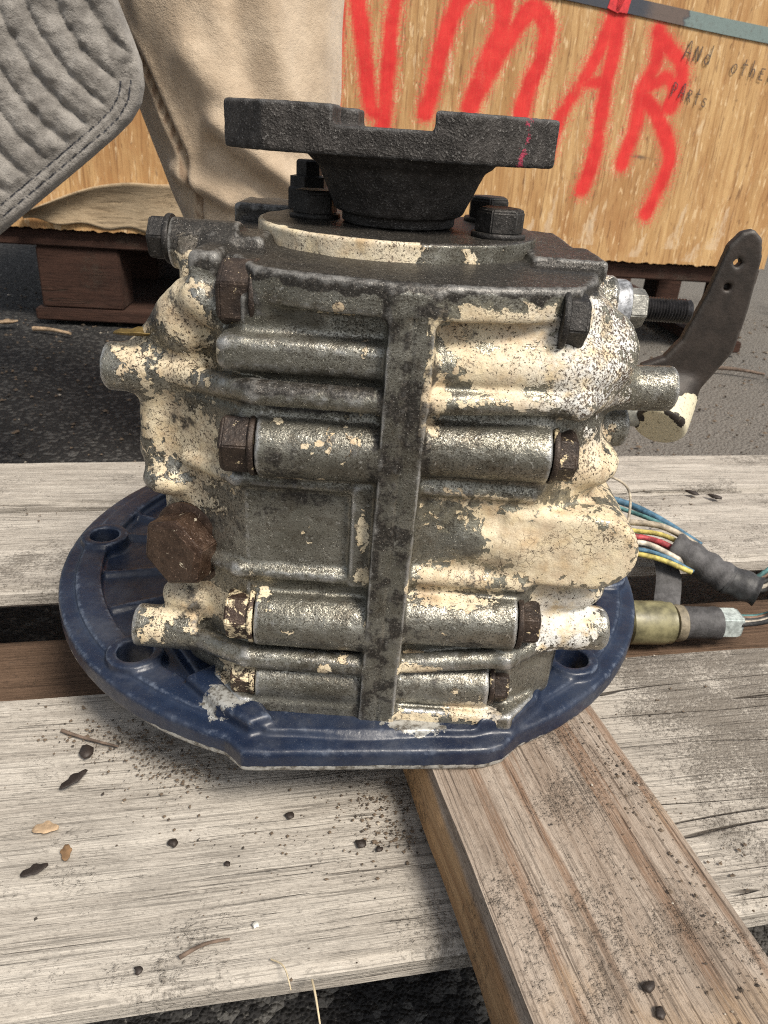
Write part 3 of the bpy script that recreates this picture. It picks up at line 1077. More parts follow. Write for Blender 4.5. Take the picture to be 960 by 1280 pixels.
# --- bolts through the case
X_, Yn = (1, 0, 0), (0, -1, 0)
for (p, af, ln, mt, sp, wz) in (
        ((-.0325, -.139, .1315), .0228, .0125, BOLT, .25, .0135),
        ((-.0345, -.138, .045), .0215, .0115, BOLTC, .1, .0135),
        ((-.0345, -.1385, .0095), .0165, .010, BOLTC, .3, .010),
        ((-.0330, -.126, .1895), .0245, .0135, BOLT, .5, .0142),
        ((-.0775, -.088, .2035), .0170, .0075, BOLTD, .2, .0105)):
    hexhead('bolt', p, (-1, 0, 0), af, ln, mt, gb, sp, wz)
for (p, af, ln, mt, sp, wz) in (
        ((.0885, -.139, .1358), .0190, .0085, BOLT, .15, .0122),
        ((.0865, -.138, .0508), .0190, .0085, BOLT, .35, .0128),
        ((.0785, -.137, .013), .0165, .0075, BOLT, .1, .0105),
        ((.0840, -.135, .1905), .0190, .0085, BOLTD, .2, .0120)):
    hexhead('bolt', p, (1, 0, 0), af, ln, mt, gb, sp, wz)
# on the retainer
for (x, y, sp) in ((-.022, -.036, .35), (.065, -.066, .1), (.066, .000, .5)):
    hexhead('bolt', (x, y, .2108), (0, 0, 1), .0195, .0105, BOLTD, gb, sp, .0125)
bm = bmesh.new()
lathe(bm, (-.030, .006, .2108), (0, 0, 1), [(.0115, 0), (.0115, .010), (.0105, .011), (.0105, .016), (.0072, .0165), (.0072, .023), (.0062, .024)], 6, .4)
bmobj('stud', bm, BOLTD, gb)
# --- oil plug
pax = Vector((-.42, -.90, .0)).normalized()
pb = Vector((-.0685, -.1185, .0705))
hexhead('drain_plug', pb, pax, .0315, .0135, PLUG, gb, .35, .0205)

# --- detent / stud on the right, with nut and thread
bm = bmesh.new()
lathe(bm, (.118, -.062, .183), X_, [(.0128, 0), (.0128, .010), (.0118, .012), (.0100, .0125)], 28)
bmobj('collar', bm, plain('dull_zinc', (.30, .31, .33), .5, .4, .6, 260), gb, True, 40)
hexhead('lock_nut', (.1305, -.062, .183), X_, .0165, .0085, plain('nut_zinc', (.26, .255, .23), .45, .6, .4, 260), gb, .2)
bm = bmesh.new()
pr = [(.0058, 0)]
for i in range(15):
    pr += [(.0058, .0005 + i * .0014), (.0050, .0012 + i * .0014)]
pr += [(.0056, .0222), (.0046, .0232)]
lathe(bm, (.138, -.062, .183), X_, pr, 24)
bmobj('threaded_rod', bm, plain('rod_steel', (.045, .043, .045), .4, .6, .3, 300), gb, True, 25)

# --- shift lever
Lv = Solid((140, -64, 90), (216, 6, 228), 1.0)
prof = [(154, 148), (165, 153), (172, 163), (179.5, 188), (184, 211), (189, 217.5), (194, 219), (199, 215), (201.5, 206), (202, 180), (200, 158), (191, 142), (184, 131), (168, 126), (156, 134)]
Lv.prism(prof, -33, -26, 1.2, 0, plane='xz')
Lv.cyl((167, -42, 117), (177, -22, 132), 14.5, 3.0, 3)
Lv.cap((160, -30, 140), (180, -30, 138), 5, 5)
Lv.cyl((190, -50, 203), (190, 0, 203), 2.0, .2, 0, cut=True)
Lv.cyl((188, -50, 191), (188, -29, 191), 1.9, .2, 0, cut=True)
lV, lQ, lN, lE = Lv.mesh(1)
del Lv


def mat_lever():
    m = Mat('brown_lever_cream_boss')
    f = m.noise(600, 3, .7)
    n = m.noise(120, 4, .65)
    c = m.mix(m.ss(n, .35, .68), (.018, .013, .010), (.035, .026, .021))
    c = m.mix(m.math('MULTIPLY', m.ss(m.attr('edge'), .1, .5), .5), c, (.16, .15, .14))
    k = m.ss(m.math('ADD', m.attr('cream'), m.math('MULTIPLY', m.math('SUBTRACT', n, .5), .9)), .5, .54)
    cc = m.mix(m.ss(f, .55, .68), (.62, .57, .42), (.30, .27, .19))
    c = m.mix(k, c, cc)
    return m.set(c, .55, .1, m.bump(m.math('ADD', m.math('MULTIPLY', f, .5), k), .0006, .6))


lc = sstep(141, 131, lV[:, 2]) * .9 - .55 * sstep(163, 155, lV[:, 0]) - .45 * sstep(-47, -50, lV[:, 1]) - .4 * sstep(184, 188, lV[:, 0])
lev = qmesh('shift_lever', lV * .001, lQ, mat_lever(), gb, dict(edge=lE, cream=lc))
bm = bmesh.new()
lathe(bm, (.118, -.030, .122), X_, [(.009, 0), (.009, .046), (.008, .048)], 24)
bmobj('shift_shaft', bm, plain('grey_shaft', (.30, .30, .27), .5, .3, .4, 200), gb, True, 40)

# ------------------------------------------------------------------ wiring
hz = empty('wiring_harness', (.26, .10, -.08), 'bundle of coloured wires with grey tape and plug beside the blue flange', 'wiring')


def ins(name, c, r=.45):
    c = tuple(v * .75 + .03 for v in c)
    return plain(name, c, r + .15, 0, .55, 160, .0003)


W = dict(blue=ins('wire_blue', (.05, .16, .26)), yellow=ins('wire_yellow', (.55, .45, .10)), red=ins('wire_red', (.42, .02, .03)), green=ins('wire_green', (.03, .12, .07)),
         white=ins('wire_white', (.62, .55, .45)), brown=ins('wire_brown', (.22, .12, .07)), black=ins('wire_black', (.03, .03, .03)), tan=ins('wire_tan', (.45, .38, .28)), teal=ins('wire_teal', (.06, .2, .2)))
for (c, pts, r) in (
        ('blue', [(.190, .170, -.020), (.231, .176, -.030), (.255, .152, -.031), (.286, .122, -.040)], .0032),
        ('teal', [(.192, .160, -.020), (.226, .163, -.030), (.253, .140, -.030), (.284, .116, -.038)], .0020),
        ('tan', [(.190, .135, -.020), (.224, .142, -.032), (.256, .132, -.030), (.284, .113, -.038)], .0028),
        ('yellow', [(.190, .128, -.026), (.226, .136, -.037), (.255, .124, -.034), (.282, .110, -.042)], .0022),
        ('green', [(.190, .120, -.028), (.230, .130, -.038), (.254, .117, -.038), (.280, .106, -.045)], .0024),
        ('red', [(.205, .118, -.030), (.236, .122, -.036), (.254, .114, -.037), (.278, .102, -.046)], .0026),
        ('white', [(.205, .110, -.034), (.236, .116, -.038), (.252, .107, -.040), (.274, .098, -.048)], .0024),
        ('blue', [(.200, .106, -.038), (.232, .112, -.042), (.252, .104, -.043), (.274, .096, -.050)], .0020),
        ('yellow', [(.190, .104, -.040), (.222, .109, -.044), (.246, .102, -.044), (.272, .094, -.050)], .0022),
        ('tan', [(.190, .158, .004), (.214, .152, .002), (.224, .140, -.004), (.222, .122, -.020), (.218, .116, -.036)], .0011)):
    k = len(hz.children)
    pts = [(.118, .010 + .004 * k, .046 - .003 * (k % 4)), (.160, .075 + .006 * k, .022 - .002 * k)] + pts   # out of the case, over the flange
    tubemesh('wire', pts, r, W[c], hz, 8)
TAPE = plain('grey_cloth_tape', (.075, .073, .075), .7, 0, .35, 160, .0006)
RUB = plain('black_sleeve', (.04, .04, .042), .55, 0, .4, 140, .0005)
tubemesh('tape_wrap', [(.262, .118, -.040), (.276, .108, -.044), (.292, .098, -.050), (.303, .093, -.054)], .0130, TAPE, hz, 20, 8, lambda t: 1 + .07 * math.sin(t * 25), (1, .92))
tubemesh('sleeve', [(.299, .095, -.0535), (.308, .092, -.055), (.318, .088, -.057), (.324, .085, -.058)], .0128, RUB, hz, 20, 8, lambda t: 1 + .05 * math.sin(t * 13 + 1), (1, .95))
tubemesh('tape_tail', [(.214, .122, -.050), (.236, .132, -.046), (.252, .124, -.046), (.258, .104, -.058), (.252, .078, -.072)], .010, TAPE, hz, 8, 8, None, (1, .12))
for (c, off) in (('black', 0), ('brown', .004), ('white', -.004), ('teal', .007), ('black', -.007)):
    tubemesh('wire', [(.316, .089, -.056 + off * .5), (.330, .088 + off * .5, -.048 + off), (.340 + off, .094 + off, -.034 + off), (.346 + off, .080, -.040), (.338 + off, .066 + off, -.058), (.322, .064 + off * .6, -.070), (.300, .068 + off * .5, -.076 + off * .3)], .0019, W[c], hz, 8)
bm = bmesh.new()
lathe(bm, (.216, .0610, -.080), (1, .10, 0), [(.0150, 0), (.0172, .002), (.0172, .030), (.0164, .032), (.0164, .036), (.0130, .038)], 24)
bmobj('sensor_body', bm, plain('olive_plastic', (.17, .155, .085), .42, 0, .6, 60, .0003), hz, True, 40)
bm = bmesh.new()
lathe(bm, (.254, .0648, -.080), (1, .10, 0), [(.010, 0), (.0140, .001), (.0148, .004), (.0140, .008), (.0118, .009)], 20)
bmobj('rubber_boot', bm, plain('tan_rubber', (.20, .17, .12), .6), hz, True, 40)
bm = bmesh.new()
lathe(bm, (.262, .0656, -.080), (1, .10, 0), [(.0128, 0), (.0134, .001), (.0130, .024), (.0135, .025), (.0132, .029), (.0110, .030)], 20)
bmobj('connector_sleeve', bm, TAPE, hz, True, 40)
bm = bmesh.new()
lathe(bm, (.290, .0684, -.079), (1, .10, 0), [(.0125, 0), (.0125, .017), (.0110, .019)], 4, .785)
bmesh.ops.bevel(bm, geom=list(bm.edges), offset=.0014, segments=2, affect='EDGES')
bmobj('connector_plug', bm, plain('pale_plug', (.42, .47, .46), .5), hz, True, 40)

# ------------------------------------------------------------------ crate
CR = math.radians(5)
CO = Vector((0, 1.33, GZ + .012))
crate = empty('wooden_crate', CO, 'plywood crate with red spray-painted letters standing on brown skids', 'crate', None, CR)


def inc(o, loc=(0, 0, 0), rz=0, ry=0):
    o.parent = crate
    o.location = loc
    o.rotation_euler = (0, ry, rz)
    return o


def mat_ply():
    m = Mat('sprayed_plywood')
    gr = m.noise(1, 5, .65, m.co((26, 26, 2.4)), 1.6)
    fi = m.noise(1, 4, .7, m.co((240, 240, 9)), .4)
    c = m.mix(m.ss(gr, .30, .70), (.42, .235, .095), (.62, .405, .190))
    c = m.mix(m.math('MULTIPLY', m.ss(m.noise(1, 5, .7, m.co((9, 9, 4)), 1.0), .42, .68), .75), c, (.38, .19, .075))
    c = m.mix(m.math('MULTIPLY', m.ss(fi, .50, .66), .7), c, (.23, .11, .045))
    c = m.mix(m.math('MULTIPLY', m.ss(m.noise(1, 3, .6, m.co((170, 170, 30)), .5), .60, .68), .6), c, (.80, .60, .36))
    c = m.mix(m.math('MULTIPLY', m.ss(m.noise(1, 3, .6, m.co((150, 150, 26)), .5), .62, .70), .7), c, (.17, .085, .04))
    c = m.mix(m.math('MULTIPLY', m.ss(m.noise(1, 4, .6, m.co((60, 60, 10)), .8), .60, .70), .5), c, (.80, .64, .42))
    sc = m.ss(m.math('ADD', m.attr('scuff'), m.math('MULTIPLY', m.math('SUBTRACT', m.noise(1, 5, .75, m.co((120, 120, 40))), .5), 2.6)), .45, .95)
    c = m.mix(m.math('MULTIPLY', sc, .5), c, (.68, .54, .38))
    kn = m.ss(m.noise(55, 3, .7), .70, .76)
    c = m.mix(m.math('MULTIPLY', kn, .6), c, (.16, .09, .045))
    sm = m.ss(m.math('ADD', m.attr('smudge'), m.math('MULTIPLY', m.math('SUBTRACT', m.noise(60, 4, .7), .5), .8)), .5, .9)
    c = m.mix(m.math('MULTIPLY', sm, .8), c, (.10, .075, .06))
    sp = m.math('ADD', m.attr('spray'), m.math('MULTIPLY', m.math('SUBTRACT', m.noise(260, 4, .75), .5), .55))
    sp = m.math('ADD', sp, m.math('MULTIPLY', m.math('SUBTRACT', fi, .5), .55))
    c = m.mix(m.math('MULTIPLY', m.ss(m.math('ADD', m.noise(420, 2, .6), m.math('MULTIPLY', m.attr('mist'), .26)), .70, .80), .7), c, (.70, .06, .06))
    sp = m.math('SUBTRACT', sp, m.math('MULTIPLY', m.ss(m.noise(16, 3, .6), .45, .75), .30))
    red = m.mix(m.ss(m.noise(30, 3, .6), .3, .7), (.58, .016, .022), (.74, .036, .036))
    c = m.mix(m.math('MULTIPLY', m.ss(sp, .10, .85), .92), c, red)
    return m.set(c, .72, 0, m.bump(m.math('ADD', gr, fi), .0012, .6), .3)


PLY = mat_ply()
PLYP = mat_wood('plain_plywood', (.62, .44, .24), (.48, .30, .15), (.25, .14, .07), 26, .4, .2)
strokes = [
    ([(-135, 700), (-136, 652), (-138, 572), (-143, 481), (-147, 440)], 13),
    ([(-108, 710), (-99, 655), (-83, 576), (-66, 479), (-50, 462)], 15), ([(-24, 710), (-27, 660), (-31, 580), (-34, 466), (-38, 440)], 15),
    ([(108, 700), (98, 668), (76, 600), (65, 544), (50, 470)], 17), ([(98, 672), (138, 694), (184, 676), (187, 621), (162, 558), (142, 488)], 19),
    ([(148, 500), (185, 573), (224, 640), (250, 664), (279, 634), (275, 579), (258, 528), (246, 448)], 17),
    ([(415, 700), (411, 683), (394, 608), (365, 542), (333, 482), (318, 415)], 14), ([(424, 700), (424, 684), (421, 596), (417, 539), (420, 465), (418, 404), (404, 345)], 15), ([(357, 538), (397, 547), (421, 542)], 12),
    ([(506, 645), (514, 602), (510, 573), (493, 536), (496, 485), (489, 439), (481, 400)], 15), ([(504, 640), (534, 617), (566, 591), (574, 556), (560, 512)], 15),
    ([(563, 548), (540, 565), (505, 547)], 14), ([(505, 525), (537, 495), (570, 452), (583, 414), (577, 365), (558, 305)], 15)]


def polydist(X, Z, pts):
    d = np.full(X.shape, 1e9)
    for (a, b) in zip(pts, pts[1:]):
        ex, ez = b[0] - a[0], b[1] - a[1]
        t = np.clip(((X - a[0]) * ex + (Z - a[1]) * ez) / (ex * ex + ez * ez), 0, 1)
        d = np.minimum(d, np.hypot(X - a[0] - ex * t, Z - a[1] - ez * t))
    return d


def catmull(pts, sub=6):
    P = [np.array(p, float) for p in pts]
    out = []
    for i in range(len(P) - 1):
        p0, p1, p2, p3 = P[max(i - 1, 0)], P[i], P[i + 1], P[min(i + 2, len(P) - 1)]
        for k in range(sub):
            t = k / sub
            out.append(.5 * (2 * p1 + (p2 - p0) * t + (2 * p0 - 5 * p1 + 4 * p2 - p3) * t * t + (3 * p1 - p0 - 3 * p2 + p3) * t ** 3))
    return out + [P[-1]]


CX0, CX1, CZ0, CZ1 = -.90, .862, .200, .90
nxp, nzp = 420, 170
gx, gz = np.meshgrid(np.linspace(CX0, CX1, nxp), np.linspace(CZ0, CZ1, nzp))
wave = np.stack([gx.ravel() * 1000, 0 * gx.ravel(), 0 * gx.ravel()], 1)
fz = gz.ravel().copy()
bot = np.arange(nxp * nzp) < nxp
fz[bot] += (fbm(wave[bot], .12, 4, 2) - .5) * .010
# broken lower corner in the middle of the panel
gapx = sstep(.34, .37, gx.ravel()) * sstep(.415, .405, gx.ravel())
fz[bot] += gapx[bot] * .045
X1, Z1 = gx.ravel() * 1000, fz * 1000
spray = np.zeros(X1.shape)
wob = (fbm(np.stack([X1, 0 * X1, Z1], 1), .02, 3, 14) - .5) * 8
for pts, w in strokes:
    spray = np.maximum(spray, sstep(w + 11, w - 12, polydist(X1, Z1, catmull(pts, 5)) + wob))
mist = np.zeros(X1.shape)
for pts, w in strokes:
    mist = np.maximum(mist, sstep(w + 34, w - 4, polydist(X1, Z1, catmull(pts, 3))))
scuff = np.zeros(X1.shape)
for (sx, sz, h, w) in ((345, 290, 110, 30), (440, 285, 75, 34), (640, 290, 85, 30), (735, 290, 80, 34), (560, 240, 45, 26), (300, 250, 60, 40), (800, 260, 60, 30), (690, 235, 40, 30)):
    t = (Z1 - (sz - h / 2)) / h
    scuff = np.maximum(scuff, (1 - np.abs(X1 - sx - (t - .5) * 16) / (w * np.clip(1.1 - t, .1, 1.2))) * ((t > -.2) & (t < 1)))
smudge = np.exp(-((X1 - 520) / 90) ** 2 - ((Z1 - 415 + (X1 - 520) * .07) / 7) ** 2) * .8 + np.exp(-((X1 - 620) / 60) ** 2 - ((Z1 - 640) / 22) ** 2) * .6
PV = np.stack([gx.ravel(), -.004 + (fbm(np.stack([X1, 0 * X1, Z1], 1), .004, 2, 8) - .5) * .004, fz], 1)
PB = PV.copy()
PB[:, 1] = .013
nP = len(PV)
PQ = [(j * nxp + i, j * nxp + i + 1, (j + 1) * nxp + i + 1, (j + 1) * nxp + i) for j in range(nzp - 1) for i in range(nxp - 1)]
PQ += [tuple(nP + v for v in q[::-1]) for q in PQ]
rim = [i for i in range(nxp)] + [j * nxp + nxp - 1 for j in range(1, nzp)] + [(nzp - 1) * nxp + i for i in range(nxp - 2, -1, -1)] + [j * nxp for j in range(nzp - 2, 0, -1)]
PQ += [(rim[k], rim[k] + nP, rim[(k + 1) % len(rim)] + nP, rim[(k + 1) % len(rim)]) for k in range(len(rim))]
two = lambda a: np.concatenate([a, a * 0])
front_panel = qmesh('plywood_panel', np.concatenate([PV, PB]), PQ, PLY, None, dict(spray=two(spray), scuff=two(scuff), smudge=two(smudge), mist=two(mist)), False)
inc(front_panel)


def slab(name, lo, hi, mat, bev=.002):
    bm = bmesh.new()
    bmesh.ops.create_cube(bm, size=1)
    for v in bm.verts:
        v.co = Vector([(lo[i] + hi[i]) / 2 + v.co[i] * (hi[i] - lo[i]) for i in range(3)])
    bmesh.ops.bevel(bm, geom=list(bm.edges), offset=bev, segments=2, affect='EDGES')
    return inc(bmobj(name, bm, mat))


slab('plywood_panel', (CX0, .014, .202), (CX0 + .014, .90, .90), PLYP)
slab('plywood_panel', (CX1 - .014, .014, .202), (CX1, .90, .90), PLYP)
slab('plywood_panel', (CX0, .902, .202), (CX1, .916, .90), PLYP)
slab('lid', (CX0, -.004, .902), (CX1, .916, .916), PLYP)
slab('floor_board', (CX0 + .016, .016, .203), (CX1 - .016, .90, .216), PLYP)
# skids
for (x0, x1) in ((-.785, -.606), (-.10, .06), (.792, .862)):
    for y0 in (.02, .40, .78):
        if x0 < -.7 or y0 > .1 or x0 > .5:
            slab('block', (x0, y0, .028), (x1, y0 + .10, .160), SKIDW, .003)
for y0 in (.012, .392, .772):
    slab('skid_board', (CX0, y0, .1615), (CX1, y0 + .115, .198), SKIDW, .003)
slab('runner', (-.80, .010, .0), (-.50, .90, .0265), SKIDW, .003)
slab('runner', (-.12, .30, .0), (.08, .90, .0265), SKIDW, .003)
slab('runner', (.770, .010, .0), (.868, .90, .0265), SKIDW, .003)

# torn veneer flap at the lower left of the panel
fu, fv = 60, 16
FV = []
for j in range(fv + 1):
    for i in range(fu + 1):
        s_, t = i / fu, j / fv
        x = -.79 + s_ * .36
        zb = .218 - .018 * s_ + .004 * math.sin(s_ * 23)
        zt = .232 + .082 * sstep(0, .75, s_) + .012 * math.sin(s_ * 6)
        z = zb + (zt - zb) * t
        y = -.010 - .030 * (t ** 3) * (1 - .6 * s_) - .004 * math.sin(s_ * 9 + t)
        FV.append((x, y, z))
FQ = [(j * (fu + 1) + i, j * (fu + 1) + i + 1, (j + 1) * (fu + 1) + i + 1, (j + 1) * (fu + 1) + i) for j in range(fv) for i in range(fu)]
VEN = mat_wood('pale_torn_veneer', (.46, .36, .24), (.38, .28, .175), (.22, .15, .09), 12, .3, .25)
fl = inc(qmesh('torn_flap', FV, FQ, VEN))
md = fl.modifiers.new('thick', 'SOLIDIFY')
md.thickness = .003


# steel strap across the panel
def mat_strap():
    m = Mat('painted_steel_strap')
    x = m.N.new('ShaderNodeSeparateXYZ')
    m.nt.links.new(m.co(), x.inputs[0])
    t = m.math('ADD', x.outputs[0], m.math('MULTIPLY', m.math('SUBTRACT', m.noise(40, 4, .7), .5), .05))
    c = m.mix(m.ss(t, .555, .563), (.060, .066, .082), (.20, .26, .25))
    rust = m.math('MULTIPLY', m.ss(t, .46, .50), m.math('SUBTRACT', 1, m.ss(t, .55, .56)))
    c = m.mix(rust, c, (.15, .115, .10))
    c = m.mix(m.math('MULTIPLY', m.ss(m.noise(120, 4, .7), .52, .7), .5), c, (.10, .085, .075))
    return m.set(c, .5, .35, m.bump(m.noise(200, 3, .6), .0004, .5))


STRAP = mat_strap()
sb = bmesh.new()
pl = [(-.20, .738), (.297, .697), (.397, .6865), (.531, .672), (.634, .661), (.739, .651), (.870, .639)]
hw = .0135
top, botv = [], []
for x, z in pl:
    top.append((x, z + hw))
    botv.append((x, z - hw))
vs = []
for y in (-.0075, -.0060):
    vs.append([[sb.verts.new((x, y, z)) for x, z in L] for L in (top, botv)])
for i in range(len(pl) - 1):
    f0, f1 = vs
    sb.faces.new((f0[1][i], f0[1][i + 1], f0[0][i + 1], f0[0][i]))
    sb.faces.new((f1[0][i], f1[0][i + 1], f1[1][i + 1], f1[1][i]))
    sb.faces.new((f0[0][i], f0[0][i + 1], f1[0][i + 1], f1[0][i]))
    sb.faces.new((f0[1][i + 1], f0[1][i], f1[1][i], f1[1][i + 1]))
inc(bmobj('steel_strap', sb, STRAP))
# the red stroke of the A runs over the strap
PAINT = plain('red_spray_film', (.60, .03, .035), .6, 0, .3, 160)


def ribbon(name, paths, w, y, mat, th=.0006):
    bm = bmesh.new()
    for pts in paths:
        P = catmull(pts, 4) if len(pts) > 2 else [np.array(p, float) for p in pts]
        L = []
        for i, p in enumerate(P):
            d = P[min(i + 1, len(P) - 1)] - P[max(i - 1, 0)]
            d = d / max(np.linalg.norm(d), 1e-9)
            nrm = np.array([-d[1], d[0]]) * w * (1 + .25 * math.sin(i * 2.1))
            a, b = p + nrm, p - nrm
            L.append([bm.verts.new((q[0], yy, q[1])) for yy in (y, y + th) for q in (a, b)])
        for A, Bq in zip(L, L[1:]):
            bm.faces.new((A[0], A[1], Bq[1], Bq[0]))
            bm.faces.new((A[2], Bq[2], Bq[3], A[3]))
            bm.faces.new((A[0], Bq[0], Bq[2], A[2]))
            bm.faces.new((A[1], A[3], Bq[3], Bq[1]))
    return inc(bmobj(name, bm, mat))


ribbon('paint_over_strap', [[(.4045, .671), (.4135, .7)], [(.4225, .669), (.4245, .7)]], .012, -.0088, PAINT)

# felt-pen writing: glyphs on a unit cell, laid along a sloping base line
GL = {
    'A': [[(0, 0), (.35, 1), (.55, .95), (.75, -.05)], [(.1, .42), (.72, .40)]],
    'N': [[(0, 0), (.1, .9)], [(.1, .9), (.55, .05)], [(.55, .05), (.65, .95)]],
    'd': [[(.6, .5), (.25, .55), (.05, .25), (.3, 0), (.6, .2)], [(.62, 1.15), (.6, 0)]],
    'o': [[(.3, .6), (.05, .4), (.1, .05), (.4, .0), (.6, .3), (.5, .58), (.3, .6)]],
    't': [[(.3, 1.1), (.28, .1), (.4, 0)], [(.0, .68), (.65, .76)]],
    'h': [[(.1, 1.15), (.08, 0)], [(.08, .35), (.3, .6), (.5, .45), (.52, 0)]],
    'E': [[(.1, .75), (.08, 0)], [(.1, .75), (.55, .78)], [(.1, .4), (.45, .42)], [(.08, 0), (.55, .02)]],
    'R': [[(.1, 0), (.12, .8)], [(.12, .8), (.5, .75), (.5, .5), (.12, .42)], [(.2, .42), (.6, 0)]],
    'P': [[(.1, -.05), (.12, .95)], [(.12, .95), (.6, .85), (.55, .5), (.12, .42)]],
    's': [[(.5, .55), (.2, .6), (.12, .42), (.45, .25), (.4, .02), (.05, .05)]],
}


def write(text, x, z, cw, h, slope):
    out = []
    for ch in text:
        if ch != ' ':
            for st in GL[ch]:
                out.append([(x + px * cw * .82 + py * h * .10, z + py * h + px * cw * slope) for px, py in st])
        x += cw
        z += cw * slope
    return out


INK = plain('felt_pen_ink', (.055, .045, .045), .7)
for wd in (('ANd', .566, .600, .022, .030, -.13), ('othER', .672, .583, .0205, .026, -.14), ('PARts', .556, .534, .0175, .026, -.22)):
    ribbon('pen_writing', write(*wd), .0008, -.0078, INK, .0004)

# ------------------------------------------------------------------ person
person = empty('person', (-.13, .50, GZ), 'person in beige trousers and grey quilted jacket behind the gearbox', 'person')
path = [(-.120, .52, -.150, .064), (-.125, .515, -.05, .068), (-.132, .505, .05, .072), (-.142, .495, .13, .078), (-.153, .488, .20, .092), (-.163, .485, .27, .106), (-.174, .49, .35, .116), (-.182, .50, .45, .120),
        (-.20, .52, .53, .122), (-.26, .545, .585, .125), (-.36, .57, .60, .132), (-.48, .60, .585, .140), (-.60, .62, .57, .146)]
PP = catmull([np.array(p) for p in path], 20)
nA = 200
LVt = []
for i, p in enumerate(PP):
    d = Vector((PP[min(i + 1, len(PP) - 1)] - PP[max(i - 1, 0)])[:3]).normalized()
    bx_ = Vector((0, 1, 0)).cross(d)
    bx_.normalize()
    by_ = d.cross(bx_)
    for j in range(nA):
        a = 2 * math.pi * j / nA
        LVt.append(Vector(p[:3]) + (bx_ * math.cos(a) + by_ * math.sin(a)) * p[3])
LVt = np.array([tuple(v) for v in LVt])
LQt = np.array([(i * nA + j, i * nA + (j + 1) % nA, (i + 1) * nA + (j + 1) % nA, (i + 1) * nA + j) for i in range(len(PP) - 1) for j in range(nA)])
LN = normals(LVt, LQt)
if (LN[:nA] * (LVt[:nA] - LVt[:nA].mean(0))).sum() < 0:
    LQt = LQt[:, ::-1]
    LN = -LN
xz = LVt[:, [0, 2]]


def fold(a, b, w, h):
    d = polydist(xz[:, 0], xz[:, 1], [a, b])
    return h * np.exp(-(d / w) ** 2)


disp = (fbm(LVt * [1, 1, .45], 11, 3, 3) - .5) * .020 + (fbm(LVt * [1, 1, .6], 38, 2, 9) - .5) * .005
front_m = LN[:, 1] < .2
fd = fold((-.165, .245), (-.085, .185), .012, .013) - fold((-.170, .225), (-.09, .168), .010, .010) + fold((-.19, .30), (-.13, .24), .016, .008)
fd += fold((-.12, .36), (-.10, .27), .012, .007) - fold((-.15, .36), (-.13, .27), .012, .006) + fold((-.215, .20), (-.16, .175), .010, .008) - fold((-.22, .185), (-.15, .155), .008, .008)
seam = [(-.285, .40), (-.2725, .348), (-.237, .2885), (-.204, .217), (-.194, .16), (-.19, .05)]
ds = polydist(xz[:, 0], xz[:, 1], seam)
fd += .0025 * np.exp(-((ds - .006) / .004) ** 2) - .004 * np.exp(-(ds / .0022) ** 2)
disp = disp + fd * front_m
stitch = (np.exp(-((ds - .0035) / .0012) ** 2) + np.exp(-(ds / .0012) ** 2)) * front_m


def mat_cloth(name, c1, c2, weave=2600, seam_c=None):
    m = Mat(name)
    w = m.noise(weave * .4, 2, .6)
    n = m.noise(24, 4, .6)
    c = m.mix(m.ss(n, .3, .7), c1, c2)
    c = m.mix(m.math('MULTIPLY', m.ss(w, .4, .7), .22), c, tuple(v * .6 for v in c1))
    if seam_c:
        c = m.mix(m.math('MULTIPLY', m.ss(m.attr('stitch'), .35, .9), .7), c, seam_c)
    spot = m.ss(m.noise(42, 2, .5), .74, .77)
    c = m.mix(m.math('MULTIPLY', spot, .4), c, (.7, .62, .5))
    m.set(c, .9, 0, m.bump(m.math('ADD', m.math('MULTIPLY', w, .4), m.noise(130, 4, .65)), .0022, .6), .15)
    m.b.inputs['Sheen Weight'].default_value = .25
    return m.m


trous = qmesh('trousers', LVt + LN * disp[:, None], LQt, mat_cloth('beige_twill', (.43, .335, .24), (.58, .47, .35), 2600, (.22, .14, .09)), person, dict(stitch=stitch))
# shoe
S_ = Solid((-190, 395, -200), (-60, 610, -100), 4)
S_.box((-165, 400, GZ * 1000 + 6), (-80, 585, GZ * 1000 + 30), 8, 4)
S_.cap((-122, 440, GZ * 1000 + 42), (-121, 540, GZ * 1000 + 60), 34, 12, 42)
sV, sQ, _, _ = S_.mesh(2)
sV[:, 2] = np.maximum(sV[:, 2], GZ * 1000 + 5)
qmesh('shoe', sV * .001, sQ, plain('dark_leather', (.05, .04, .035), .6), person)

# quilted jacket
JP = [(-236, 345), (-224, 311), (-217, 290), (-216, 272), (-220, 257), (-229, 243), (-243, 229), (-262, 213), (-302, 181), (-353, 140), (-420, 90), (-520, 40), (-640, 30), (-640, 640), (-300, 640), (-246, 480)]
hem = [(-215, 275), (-219, 257), (-228, 242), (-242, 228), (-262, 212), (-302, 180), (-353, 139), (-420, 89), (-520, 39)]
J = Solid((-560, 240, 10), (-196, 420, 600), 2.0)
PC = (-175, 372)


